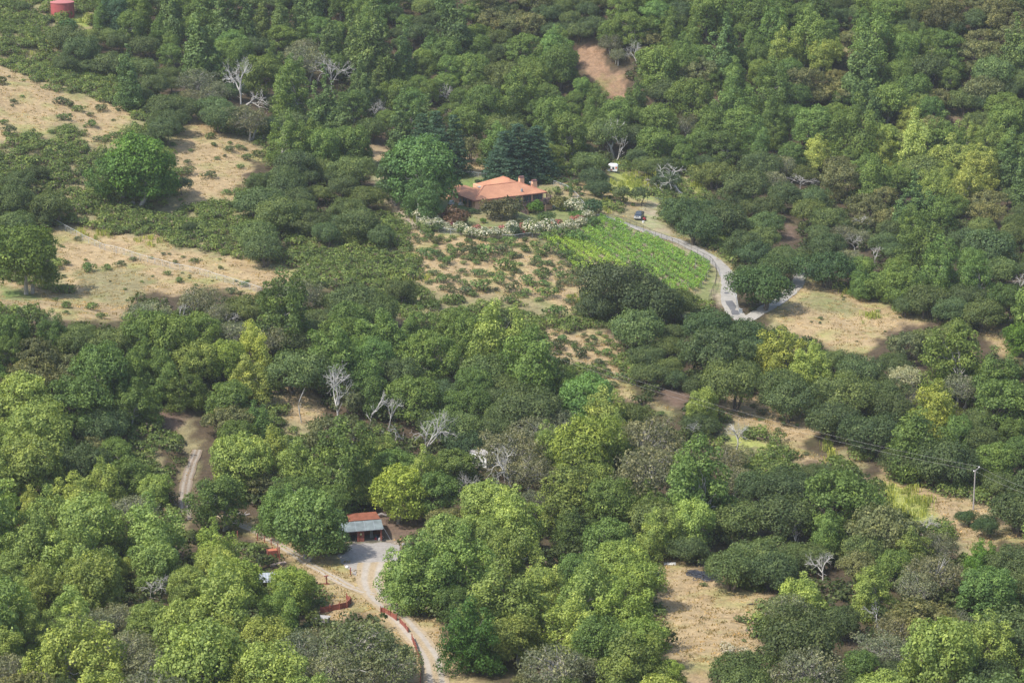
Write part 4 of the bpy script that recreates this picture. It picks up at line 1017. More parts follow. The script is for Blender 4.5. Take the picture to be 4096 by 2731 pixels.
def house():
    h0 = empty('house', HC, HTH); tag(h0, 'peach stucco ranch house with orange tiled hip roof and two chimneys above the vineyard', 'house')
    E = 2.62; OV = .65
    w = MB(); w.box((10.75, 6.25, (E - 4.4) / 2 + 0), (21.5, 12.5, E + 4.4)); w.box((3.3, 15.3, (E - 1) / 2), (6.6, 5.6, E + 1.0)); w.box((15.6, 16.0, (E - 1) / 2), (11, 7.0, E + 1.0))
    w.box((22.9, 1.9, -2.75), (2.6, 4.2, 3.3)); w.build('wall', M_stucco, h0)
    rf = MB()
    def hip(u0, u1, v0, v1, e, hgt, ax, g0=None, g1=None):
        th = .16
        if ax == 'u': m = (v1 - v0) / 2; a = (u0 + (g0 if g0 is not None else m), (v0 + v1) / 2); b_ = (u1 - (g1 if g1 is not None else m), (v0 + v1) / 2)
        else: m = (u1 - u0) / 2; a = ((u0 + u1) / 2, v0 + (g0 if g0 is not None else m)); b_ = ((u0 + u1) / 2, v1 - (g1 if g1 is not None else m))
        V = [(u0, v0, e), (u1, v0, e), (u1, v1, e), (u0, v1, e), (a[0], a[1], e + hgt), (b_[0], b_[1], e + hgt)]
        F = [(0, 1, 5, 4), (2, 3, 4, 5), (1, 2, 5), (3, 0, 4)] if ax == 'u' else [(3, 0, 4, 5), (1, 2, 5, 4), (0, 1, 4), (2, 3, 5)]
        V2 = [(x, y, z - th) for x, y, z in V[:4]]
        rf.add(V + V2, F + [(0, 6, 7, 1), (1, 7, 8, 2), (2, 8, 9, 3), (3, 9, 6, 0), (6, 9, 8, 7)])
    hip(-OV, 22.15, -OV, 13.1, E, 2.15, 'u', None, 5.2)
    hip(-OV, 7.2, 9.5, 18.4, E + .004, 1.12, 'v', 3.5, 3.5)
    hip(10.6, 21.7, 4.6, 19.0, E + .006, 2.55, 'v', 4.6, 5.6)
    r = rf.build('roof', M_tile, h0)
    fa = MB()
    for a, b_ in (((-OV - .01, -OV - .03), (22.17, -OV - .03)), ((-OV - .03, -OV - .01), (-OV - .03, 18.4)), ((22.18, -OV), (22.18, 13.1))): fa.bar((*a, E - .20), (*b_, E - .20), .07, .2)
    fa.build('fascia', M_fascia, r)
    rg_ = MB()
    for e0, e1 in (((-OV, -OV, E + .05), (6.3, 6.22, E + 2.2)), ((6.3, 6.22, E + 2.2), (16.9, 6.22, E + 2.2)), ((16.9, 6.22, E + 2.2), (22.15, -OV, E + .05)), ((3.27, 13, E + 1.17), (3.27, 14.9, E + 1.17)), ((16.15, 9.3, E + 2.6), (16.15, 13.3, E + 2.6))):
        rg_ = MB(); rg_.tube([e0, e1], .11, 6); rg_.build('ridge_tiles', M_ridge, r)
    sk = MB(); sk.box((5.0, 6.6, E + 1.87), (.75, 1.1, .12), 0); sk.build('skylight', M_tin, r)
    vp = MB(); vp.box((15.2, 1.0, E + .85), (.45, .45, .7)); vp.tube([(15.2, 1.0, E + 1.2), (15.2, 1.0, E + 1.45)], .16, 8); vp.build('roof_vent', M_tin, r)
    for (u, v, top) in ((19.2, 8.2, 2.65), (21.2, 4.6, 2.1)):
        c = MB(); c.box((u, v, E + top / 2 - .3), (1.35, .95, top + .9)); cc = c.build('chimney', M_stucco, h0)
        k = MB(); k.box((u, v, E + top + .2), (1.5, 1.1, .16)); pts = []
        vs = []; n = 8
        for s in (-.62, .62): vs += [(u + s * 1.0, v - .42 * math.cos(PI * i / n), E + top + .28 + .36 * math.sin(PI * i / n)) for i in range(n + 1)]
        k.add(vs, [(i, i + 1, i + n + 2, i + n + 1) for i in range(n)] + [tuple(range(n + 1)), tuple(reversed(range(n + 1, 2 * n + 2)))])
        k.build('chimney_cap', plain('copper_cap', (.22,.12,.11), .5, .2, 3, .4), cc)
    def win(c, wdt, hgt, axis, name='window', panes=2):
        f = MB(); g_ = MB(); x, y, z = c
        D = (lambda s, d, hh: (s, d, hh)) if axis == 'u' else (lambda s, d, hh: (d, s, hh))
        off = -1
        P = (lambda s, d, hh: (x + s, y - d, z + hh)) if axis == 'u' else (lambda s, d, hh: (x - d, y + s, z + hh))
        for s in (-wdt / 2, wdt / 2): f.box(P(s, .04, 0), D(.09, .14, hgt + .09))
        for q in (-hgt / 2, hgt / 2): f.box(P(0, .042, q), D(wdt - .09, .13, .09))
        for i in range(1, panes): f.box(P(-wdt / 2 + wdt * i / panes, .04, 0), D(.07, .12, hgt - .09))
        g_.box(P(0, .0, 0), D(wdt - .08, .05, hgt - .08)); fo = f.build(name, M_fascia, h0); g_.build('pane', M_glass, fo)
    win((13.6, 0, 1.35), 1.7, 1.6, 'u'); win((16.3, 0, 1.12), 2.5, 2.1, 'u', 'patio_door', 3); win((19.6, 0, 1.4), 2.9, 1.5, 'u', 'window', 2)
    win((0, 2.6, 1.12), 1.7, 2.1, 'v', 'patio_door', 2); win((0, 5.6, 1.35), 2.4, 1.5, 'v'); win((21.5, 1.6, 1.4), 2, 1.4, 'v') if False else None
    win((19.0, 0, -1.2), 1.0, 1.2, 'u', 'window', 1)
    mtr = MB(); mtr.box((-.15, 7.9, 1.1), (.3, .5, .9)); mtr.build('meter_box', M_tin, h0)
    # deck: floor, railing, posts
    fl = [(12.2, -.02), (12.2, -2.1), (21.2, -2.1), (24.2, -.4), (25.2, 2.2), (25.0, 4.2), (21.55, 4.2), (21.55, -.02)]
    d = MB(); n = len(fl)
    d.add([(x, y, -.08) for x, y in fl] + [(x, y, -.38) for x, y in fl], [tuple(range(n)), tuple(reversed(range(n, 2 * n)))] + [(i, i + n, (i + 1) % n + n, (i + 1) % n) for i in range(n)])
    dk = d.build('deck', M_wood, h0)
    edge = [(12.3, -.1), (12.3, -.5), None, (13.4, -2.0), (21.1, -2.0), (24.1, -.35), (25.1, 2.2), (24.9, 4.1)]
    rl = MB(); segs = [((12.3, -.1), (12.3, -2.0)), ((13.5, -2.0), (21.1, -2.0)), ((21.1, -2.0), (24.1, -.35)), ((24.1, -.35), (25.1, 2.2)), ((25.1, 2.2), (24.9, 4.1))]
    for a, b_ in segs:
        rl.bar((*a, .95), (*b_, .95), .16, .08); rl.bar((*a, .05), (*b_, .05), .1, .12)
        L = math.dist(a, b_); m = max(2, int(L / .28))
        for i in range(m + 1): u = i / m; x, y = a[0] + (b_[0] - a[0]) * u, a[1] + (b_[1] - a[1]) * u; rl.box((x, y, .46), (.09, .09, .9))
        for q in (a, b_): rl.box((*q, .5), (.2, .2, 1.1))
    rl.build('railing', M_wood, dk)
    for x, y in ((12.4, -1.9), (15.4, -1.9), (18.4, -1.9), (21.0, -1.9)):
        q = MB(); q.box((x, y, -1.75), (.3, .3, 2.75)); q.build('post', M_stucco, dk)
    st = MB()
    for i in range(13): st.box((12.85, -2.3 - i * .29, -.25 - i * .19), (1.1, .3, .07))
    for s in (12.3, 13.4): st.bar((s, -2.1, .85), (s, -5.9, -1.65), .1, .1); st.bar((s, -2.1, -.2), (s, -5.9, -2.7), .08, .3); [st.box((s, -2.1 - i * .95, .35 - i * .62), (.09, .09, 1.0)) for i in range(5)]
    st.build('stairs', M_wood, dk)
    dish = MB(); dish.tube([(20.1, 4.6, E + 1.2), (20.0, 4.6, E + 1.9)], .04, 5); dish.lathe((19.9, 4.5, E + 1.9), [(.04, 0), (.22, .06), (.33, .16)], 12); dish.build('satellite_dish', M_white, h0)
house()
def simple(name, mb_parts, loc, rz, label, cat, group=None, kind=None):
    r = empty(name, loc, rz); tag(r, label, cat, group)
    for pn, mb, mat in mb_parts: mb.build(pn, mat, r)
    return r
# generator, picket rack, tables, barrel
p = HC + HU * -2.6 + HV * 8.8; p.z = zt(p.x, p.y); a = MB(); a.box((0, 0, .55), (1.5, .8, .85)); a.box((0, 0, 1.02), (1.58, .88, .1)); f = MB(); f.box((0, 0, .06), (1.4, .7, .12)); v_ = MB(); [v_.box((0, -.405, .35 + i * .12), (.9, .02, .05)) for i in range(4)]
simple('generator', [('cabinet', a, M_white), ('base', f, M_greywood), ('vent', v_, M_tin)], p, HTH, 'white metal utility cabinet on the ground left of the house', 'generator')
p = HC + HU * -1.2 + HV * 7.0; p.z = zt(p.x, p.y); a = MB(); [a.bar((i * .27, 0, .02), (i * .27 + .1, .45, .75), .14, .03) for i in range(7)]; a.bar((0, .2, .33), (1.75, .2, .33), .05, .05)
simple('picket_panel', [('pickets', a, M_white)], p, HTH - .6, 'short panel of white pickets leaning beside the white cabinet', 'fence panel')
for i, (cx, cy, lb) in enumerate(((2202,836,'left one of two small white garden tables right of the deck'),(2213,835,'right one of two small white garden tables right of the deck'))):
    p = hit(cx, cy); a = MB(); a.box((0, 0, .7), (.9, .7, .05)); r = empty('garden_table', p, .3); tag(r, lb, 'table', 'white garden tables'); a.build('table_top', M_white, r)
    for x, y in ((-.38, -.28), (.38, -.28), (-.38, .28), (.38, .28)): l = MB(); l.box((x, y, .34), (.05, .05, .68)); l.build('leg', M_white, r)
p = hit(2193, 834); a = MB(); a.lathe((0, 0, 0), [(.38, 0), (.42, .1), (.42, 1.1), (.38, 1.2)], 14); a.build('x', M_dark); o = bpy.context.scene.objects['x']; o.name = 'barrel'; o.location = p; tag(o, 'black barrel standing against the wall below the deck', 'barrel')
# water tank
M_tank = plain('red_painted_steel', (.36,.085,.085), .55, .12, .6)
p = hit(251, 60); s = scale_at(p); Rr = 46.5 / s; Ht = (60 - 9) / s
a = MB(); a.lathe((0, 0, -1), [(Rr, 0), (Rr, Ht + 1)], 48); b2 = MB(); b2.lathe((0, 0, Ht), [(Rr + .12, -.12), (Rr + .12, .08), (Rr * .5, .45), (.3, .7), (.3, .85)], 48)
sm = MB(); [sm.lathe((0, 0, z), [(Rr + .03, 0), (Rr + .03, .07)], 48) for z in (Ht * .33, Ht * .66)]; ld = MB()
for sgn in (-.22, .22): ld.bar((Rr * .6 + sgn, -Rr * .84, 0), (Rr * .6 + sgn, -Rr * .84, Ht), .05)
for i in range(9): ld.bar((Rr * .6 - .22, -Rr * .84, .4 + i * Ht / 10), (Rr * .6 + .22, -Rr * .84, .4 + i * Ht / 10), .04)
simple('water_tank', [('tank_wall', a, M_tank), ('tank_roof', b2, plain('faded_red_roof', (.42,.15,.14), .6, .12, .6)), ('seam', sm, M_tank), ('ladder', ld, M_tank)], p, 0, 'large round red water tank at the top left edge of the hillside', 'water tank')
# camper
def camper():
    p = hit(2449, 690); s = scale_at(p); k = 38 / s / 3.6
    r = empty('camper', p, -.15, (k, k, k)); tag(r, 'old white and orange-red camper parked by the yellow meadow', 'camper')
    M_or = plain('orange_red_panel', (.55,.13,.07), .7, .2, 3); b_ = MB()
    prof = [(-1.8, .45), (-1.8, 2.3), (-1.2, 2.65), (1.2, 2.6), (1.8, 2.2), (1.8, .45)]
    n = len(prof); b_.add([(x, 0, z) for x, z in prof] + [(x, 4.2, z + (.1 if z > 1 else 0)) for x, z in prof], [tuple(range(n)), tuple(reversed(range(n, 2 * n)))] + [(i, i + n, (i + 1) % n + n, (i + 1) % n) for i in range(n)])
    b_.build('body', M_white, r)
    for x, z, w, h in ((-1.25, 1.75, 1.0, .8), (1.45, 1.8, .62, .75), (-.35, .95, .6, .5)): q = MB(); q.box((x, -.03, z), (w, .06, h)); q.build('panel', M_or, r)
    q = MB(); q.box((.35, -.03, 1.6), (.7, .06, .95)); q.build('window', M_dark, r)
    for x in (-1.3, 1.3):
        q = MB(); q.tube([(x - .12, .9, .36), (x + .12, .9, .36)], .36, 14); q.build('wheel', M_dark, r)
    q = MB(); q.box((.5, 2, 2.78), (.6, .6, .18)); q.build('roof_vent', M_white, r)
camper()
# pickup
def pickup():
    p = hit(2556, 872); r = empty('pickup_truck', p, R_(-12)); tag(r, 'dark blue-grey pickup truck parked facing the camera above the vineyard', 'pickup truck')
    paint = newmat('blue_grey_paint')[0]; q = paint.node_tree.nodes['Principled BSDF']; q.inputs['Base Color'].default_value = (.045,.062,.085,1); q.inputs['Roughness'].default_value = .3; q.inputs['Metallic'].default_value = .3
    chrome = newmat('chrome')[0]; q = chrome.node_tree.nodes['Principled BSDF']; q.inputs['Base Color'].default_value = (.68,.68,.69,1); q.inputs['Roughness'].default_value = .35; q.inputs['Metallic'].default_value = .5
    def loft(secs, mb):
        n = len(secs[0]); vs = [v for s_ in secs for v in s_]; fs = []
        for i in range(len(secs) - 1):
            for k in range(n): a, b_ = i * n + k, i * n + (k + 1) % n; fs.append((a, a + n, b_ + n, b_))
        fs += [tuple(range(n)), tuple(reversed(range((len(secs) - 1) * n, len(secs) * n)))]; mb.add(vs, fs)
    def sec(y, w, z0, z1, c=.12): return [(-w, y, z0), (-w, y, z1 - c), (-w + c, y, z1), (w - c, y, z1), (w, y, z1 - c), (w, y, z0)]
    b_ = MB(); loft([sec(-2.85, .88, .55, 1.05), sec(-2.7, .98, .45, 1.16), sec(-1.35, 1.0, .42, 1.26), sec(-1.3, 1.0, .42, 1.26), sec(.75, 1.0, .42, 1.26), sec(.8, 1.0, .42, 1.3), sec(2.8, 1.0, .45, 1.3)], b_); b_.build('body', paint, r)
    c = MB(); loft([sec(-1.35, .92, 1.25, 1.3, .02), sec(-.7, .80, 1.25, 1.88), sec(.45, .80, 1.25, 1.9), sec(.85, .88, 1.25, 1.4, .05)], c); c.build('cab', paint, r)
    g_ = MB(); g_.add([(-.84, -1.3, 1.33), (.84, -1.3, 1.33), (.7, -.76, 1.82), (-.7, -.76, 1.82)], [(0, 1, 2, 3)]); g_.build('windshield', M_glass, r)
    for sx in (-1, 1):
        w_ = MB(); w_.add([(sx * .9, -1.05, 1.34), (sx * .9, .6, 1.34), (sx * .815, .4, 1.78), (sx * .815, -.7, 1.78)], [(0, 1, 2, 3)]); w_.build('side_window', M_glass, r)
        h_ = MB(); h_.box((sx * .7, -2.84, .93), (.42, .12, .2)); h_.build('headlight', M_white, r)
        m_ = MB(); m_.box((sx * 1.12, -1.0, 1.4), (.24, .1, .22)); m_.build('mirror', paint, r)
        for y in (-1.85, 1.75):
            t_ = MB(); t_.tube([(sx * .78, y, .40), (sx * 1.02, y, .40)], .40, 16); tt = t_.build('wheel', M_dark, r); k = MB(); k.tube([(sx * 1.0, y, .4), (sx * 1.035, y, .4)], .22, 12); k.build('rim', chrome, tt)
    bed = MB(); bed.box((0, 1.8, 1.305), (1.7, 1.7, .02)); bed.build('bed', M_dark, r)
    gr = MB(); gr.box((0, -2.87, .92), (.95, .06, .3)); gr.build('grille', M_dark, r); br = MB(); br.box((0, -2.91, .93), (1.0, .06, .07)); br.box((0, -2.88, 1.1), (1.5, .06, .08)); br.build('grille_bar', chrome, r)
    bu = MB(); bu.box((0, -2.93, .62), (1.9, .2, .26)); bu.build('bumper', chrome, r)
pickup()
p = hit(2577, 884); M_red = plain('red_enamel', (.30,.03,.045), .5, .15, 3); a = MB(); a.box((0, 0, .6), (.6, .9, .4)); a.lathe((0, .1, .8), [(.24, 0), (.16, .2)], 10); h_ = MB(); h_.bar((.1, .5, .9), (.15, .9, 2.1), .07); h_.bar((-.25, .9, 2.05), (.5, .9, 2.05), .06)
r = simple('garden_machine', [('body', a, M_red), ('handle', h_, M_darkmetal)], p, .4, 'red garden machine standing right of the pickup truck', 'garden machine')
for x in (-.4, .4): w_ = MB(); w_.tube([(x - .08, 0, .35), (x + .08, 0, .35)], .35, 12); w_.build('wheel', M_dark, r)
p = hit(2573, 892); a = MB(); a.lathe((0, 0, 0), [(.25, 0), (.32, .5), (.34, .52)], 12); o = a.build('bucket', M_white); o.location = p; tag(o, 'white bucket on the grass by the pickup truck', 'bucket')

# open shed with red-brown door panel
def shed():
    r = empty('open_shed', GC, GTH); tag(r, 'open two-bay shed with grey sheet roof and orange-red rear roof', 'shed')
    L, Dp, Hf = 7.25, 3.5, 2.15
    def z(u): return Hf + .32 * u / L
    M_or = plain('orange_rust_roof', (.21,.075,.042), .8, .35, .8); M_sheet = plain('grey_sheet_roof', (.17,.20,.20), .6, .32, .7)
    rf = MB(); y0, y1 = -.45, Dp + .1
    def slab(mb, P, th=.07): n = len(P); mb.add(P + [(x, y, z_ - th) for x, y, z_ in P], [tuple(range(n)), tuple(reversed(range(n, 2 * n)))] + [(i, i + n, (i + 1) % n + n, (i + 1) % n) for i in range(n)])
    slab(rf, [(-.35, y0, Hf), (L + .35, y0, Hf + .36), (L + .2, y1, Hf + .75), (-.5, y1, Hf + .4)]); a = rf.build('roof', M_sheet, r)
    sm = MB(); [sm.bar((u, y0, z(u) + .02 ), (u - .1, y1, z(u) + .42), .05, .03) for u in (.9, 2.6, 4.3, 6.0)]; sm.build('roof_seam', M_tin, a)
    o2 = MB(); slab(o2, [(1.6, Dp + .15, Hf + .62), (L + .1, Dp + .15, Hf + .87), (L - .5, Dp + 4.0, Hf + .95), (1.2, Dp + 4.0, Hf + .7)]); o2.build('rear_roof', M_or, r)
    w = MB(); w.box((L / 2, Dp, 1.1), (L, .1, 2.5)); w.box((L, Dp / 2, 1.15), (.1, Dp, 2.3)); w.build('wall', M_redwood, r)
    w = MB(); w.box((0, Dp / 2 + .1, 1.0), (.1, Dp - .2, 2.2)); w.build('side_wall', M_tin, r)
    w = MB(); w.box((L / 2 + .6, Dp + 3.7, 1.1), (L - 1.8, .1, 2.6)); w.box((L - .2, Dp + 1.9, 1.2), (.1, 3.5, 2.6)); w.box((1.7, Dp + 1.9, 1.2), (.1, 3.5, 2.4)); w.build('rear_wall', M_redwood, r)
    for u, wd in ((.06, .26), (L - .1, .34), (2.9, .3)): w = MB(); w.box((u, 0, z(u) / 2), (wd, .26, z(u))); w.build('post', M_redwood, r)
    d = MB(); d.box((3.55, -.02, 1.12), (1.0, .1, 2.22)); [d.box((3.55, -.075, .3 + i * .45), (.98, .012, .03)) for i in range(5)]; dd = d.build('door_panel', M_redwood, r)
    q = MB(); q.tube([(3.45, -.1, 1.45), (3.45, -.16, 1.45)], .2, 16); q.build('door_sign', plain('yellow_disc', (.70,.62,.30), .6, .1, 3), dd)
    b_ = MB(); b_.bar((-.3, -.47, Hf - .08), (L + .3, -.47, Hf + .28), .08, .12); b_.build('beam', M_tin, r)
    fl = MB(); fl.box((L / 2, Dp / 2, .03), (L, Dp, .06)); fl.build('floor', plain('dirt_floor', (.16,.14,.12), .9, .2, 2), r)
shed()
GU = Vector((math.cos(GTH), math.sin(GTH), 0)); GV = Vector((-math.sin(GTH), math.cos(GTH), 0))
def gp(u, v): q = GC + GU * u + GV * v; q.z = max(zt(q.x, q.y), GC.z - .3); return q
def bicycle(p, rz):
    r = empty('bicycle', p, rz); tag(r, 'dark bicycle leaning beside the door panel in the left shed bay', 'bicycle')
    for x in (-.5, .5):
        w = MB(); n = 20; pts = [(x + .33 * math.cos(2 * PI * i / n), 0, .34 + .33 * math.sin(2 * PI * i / n)) for i in range(n + 1)]; w.tube(pts, .028, 5, cap=False); w.build('wheel', M_dark, r)
    f = MB(); [f.tube([a, b_], .022, 5) for a, b_ in (((-.5, 0, .34), (-.15, 0, .34)), ((-.15, 0, .34), (-.3, 0, .85)), ((-.3, 0, .85), (.35, 0, .85)), ((-.15, 0, .34), (.35, 0, .8)), ((.5, 0, .34), (.33, 0, .98)), ((-.5, 0, .34), (-.28, 0, .78)))]; f.build('frame', M_darkmetal, r)
    s_ = MB(); s_.box((-.3, 0, .92), (.24, .12, .05)); s_.build('saddle', M_dark, r); h_ = MB(); h_.bar((.33, -.28, 1.0), (.33, .28, 1.0), .03); h_.build('handlebar', M_darkmetal, r)
bicycle(gp(2.55, .2), GTH + 1.35)
a = MB(); [a.bar((x, 0, 0), (x * .6 + 1.1, 0, 2.2), .07) for x in (-.22, .22)] if False else None
lad = MB(); rr = []
for s_ in (0, .42): lad.bar((7.65, .6 + s_, 2.3), (8.9, .3 + s_ - .3, .05), .06)
for i in range(8): u = i / 8 + .05; lad.bar((7.65 + 1.25 * u, .6 - .3 * u, 2.3 - 2.25 * u), (7.65 + 1.25 * u, 1.02 - .3 * u, 2.3 - 2.25 * u), .05)
r = empty('ladder', GC, GTH); tag(r, 'weathered ladder leaning on the right side of the open shed', 'ladder'); lad.build('rails_and_rungs', M_greywood, r)
for i in range(6):
    q = MB(); x = 5.2 + i * .12; q.bar((x, 1.6, .05), (x + .35 - .1 * i, 2.9, 2.0), .1, .04); o = q.build('plank', M_greywood); o.location = GC; o.rotation_euler = (0, 0, GTH); tag(o, ('first', 'second', 'third', 'fourth', 'fifth', 'sixth')[i] + ' plank from the left leaning at the back of the right shed bay', 'plank', 'planks leaning inside the right bay')
for i, (u, v, lb, mt_, sz) in enumerate(((.5, .15, 'blue jug at the foot of the left shed post', plain('blue_plastic', (.10,.22,.36), .5, .1, 3), .3), (6.2, .5, 'red box on the floor of the right shed bay', M_red, .4), (6.35, .9, 'blue box behind the red box in the right shed bay', bpy.data.materials['blue_plastic'], .4), (6.9, .1, 'white sack leaning by the right shed post', M_white, .45))):
    q = MB(); q.box((0, 0, sz * .6), (sz, sz * .8, sz * 1.2)); q.box((0, 0, sz * 1.25), (sz * .5, sz * .4, sz * .2)); o = q.build(('jug', 'box', 'box', 'sack')[i], mt_); o.location = gp(u, v); tag(o, lb, ('jug', 'box', 'box', 'sack')[i])
n = 18; q = MB(); q.tube([(.3 * math.cos(2 * PI * i / n), .3 * math.sin(2 * PI * i / n), .12) for i in range(n + 1)], .11, 8, cap=False); o = q.build('tyre', M_dark); o.location = gp(7.6, -.2); tag(o, 'black tyre lying on the gravel by the right shed post', 'tyre')
for i in range(4):
    q = MB(); q.bar((0, 0, 0), (.35 + .1 * i, .25, 1.3 - .2 * i), .06, .04); o = q.build('tool', M_greywood); o.location = gp(6.75 + .08 * i, -.15); o.rotation_euler = (0, 0, GTH); tag(o, ('longest', 'second longest', 'third longest', 'shortest')[i] + ' of the long-handled tools leaning against the right shed post', 'tool', 'tools leaning on the right shed post')

# white cabin
def cabin():
    p = hit(1947, 1872); rz = R_(46); r = empty('cabin', p, rz); tag(r, 'small white panelled cabin half hidden under the oaks', 'cabin')
    w = MB(); w.box((1.2, 2.4, 1.2), (2.4, 4.8, 2.6)); w.build('wall', M_white, r)
    t_ = MB(); t_.box((0, 0, 1.2), (.12, .12, 2.62)); t_.box((2.4, 0, 1.2), (.1, .1, 2.62)); t_.box((-.02, 2.4, .9), (.06, 4.7, .1)); t_.build('corner_trim', M_darkmetal, r)
    rf = MB(); rf.box((1.2, 2.4, 2.57), (2.7, 5.1, .14)); rf.build('roof', M_greywood, r)
    f = MB(); x, z = 1.25, 1.55
    for s in (-.55, 0, .55): f.box((x + s, -.02, z), (.08, .1, .95))
    for s in (-.47, .47): f.box((x, -.022, z + s), (1.18, .09, .08))
    fo = f.build('window', M_white, r)
    for s in (-.275, .275): g_ = MB(); g_.box((x + s, -.0, z), (.46, .03, .85)); g_.build('pane', M_glass, fo)
    b_ = MB(); b_.box((1.2, -.015, .62), (2.3, .04, .05)); b_.build('batten', M_tin, r)
cabin()

# fences
def fence(name, pts, label, cat='fence', h=1.5, step=3.0, mpost=None, mesh=True, mrail=None, rails=(1.0,), wire=.45, group=None, pr=.045):
    P = [hit(a, b_) for a, b_ in pts]; Q = []
    for a, b_ in zip(P, P[1:]):
        k = max(1, round((b_ - a).length / step)); Q += [a.lerp(b_, i / k) for i in range(k)]
    Q.append(P[-1]); Q = [Vector((q.x, q.y, zt(q.x, q.y))) for q in Q]
    r = empty(name, Q[0]); tag(r, label, cat, group); o0 = Q[0]; mpost = mpost or M_metal; mrail = mrail or mpost
    pm = MB(); pm.tube([(0, 0, -.3), (0, 0, h + .05)], pr, 6); pm = pm.mesh('post', mpost)
    for q in Q[:100]: o = link('post', pm, r); o.location = q - o0
    rl = MB()
    for f in rails: rl.tube([q - o0 + Vector((0, 0, h * f)) for q in Q], .045, 5)
    rl.build('top_rail', mrail, r)
    if mesh:
        wm = MB()
        for a, b_ in zip(Q, Q[1:]):
            L = (b_ - a).length; k = max(2, int(L / wire)); a = a - o0; b_ = b_ - o0; H = Vector((0, 0, h)); dd = (b_ - a) / k; m = max(1, round(h / (L / k)))
            for i in range(-m, k + 1):
                for sg in (1, -1):
                    i0, i1 = (i, i + m); f0 = max(0, -i0) / m; f1 = min(1, (k - i0) / m)
                    if f1 <= f0: continue
                    q0 = a + dd * (i0 + f0 * m) + H * (f0 if sg > 0 else 1 - f0); q1 = a + dd * (i0 + f1 * m) + H * (f1 if sg > 0 else 1 - f1)
                    s_ = .016; n_ = Vector((0, 0, s_)); wm.add([q0 - n_, q1 - n_, q1 + n_, q0 + n_], [(0, 1, 2, 3)])
        wm.build('wire_mesh', mrail, r)
    return r
fence('chain_link_fence', [(212,898),(262,925),(330,962),(380,985),(420,1003),(465,1012),(560,1042),(680,1075),(800,1100),(900,1130),(1000,1160),(1045,1175)], 'grey chain-link fence running down the dry slope on the left', h=1.6)
fence('chain_link_fence', [(1588,790),(1600,815),(1640,860),(1665,888)], 'short chain-link fence along the path left of the hedge', h=1.7)
fence('chain_link_fence', [(1665,890),(1755,932),(1850,942),(1960,955),(2060,962),(2130,952),(2240,930),(2310,915),(2350,895)], 'curved chain-link fence below the white and pink hedge', h=1.5)
fence('chain_link_fence', [(1830,704),(1880,708),(1945,714)], 'chain-link fence on the lawn behind the house', h=1.5)
fence('chain_link_fence', [(2215,745),(2270,765),(2310,800),(2345,845)], 'chain-link fence from the back garden down to the hedge end', h=1.6)
fence('green_mesh_fence', [(2545,803),(2590,808),(2650,815)], 'pale green mesh fence between the yellow meadow and the turning place', h=1.4, mpost=plain('green_coating', (.20,.30,.24), .6, .1, 3), wire=.3)
fence('wire_fence', [(2395,868),(2470,885),(2520,902),(2600,938),(2690,975),(2790,1022),(2840,1048),(2862,1075),(2868,1105),(2860,1150),(2845,1185),(2835,1212)], 'dark wire fence between the vineyard and the curving driveway', h=1.5, mpost=M_darkmetal, wire=.5)
fence('wire_fence', [(2140,958),(2200,1010),(2260,1060),(2320,1105),(2370,1140)], 'dark wire fence along the left side of the vineyard', h=1.2, mpost=M_darkmetal, wire=.5)
fence('rail_fence', [(1735,1128),(1850,1145),(1960,1162),(2080,1180),(2190,1200),(2290,1212)], 'low dark rail fence across the dry slope below the bushes', h=1.0, mesh=False, mpost=plain('dark_post_wood', (.10,.085,.08), .9, .2, 3), rails=(1.0, .55))
fence('gate_fence', [(2942,1192),(2950,1235)], 'short chain-link gate beside the driveway under the round oak', h=1.5, wire=.3, cat='gate')
fence('chain_link_fence', [(3032,1005),(3050,1030)], 'small piece of chain-link fence between the oaks right of the driveway', h=1.6, wire=.3)
fence('wooden_fence', [(1880,640),(1950,650)], 'grey wooden rail fence by the conifer behind the house', h=1.2, mesh=False, mpost=M_greywood, rails=(1.0, .7, .4), pr=.08)

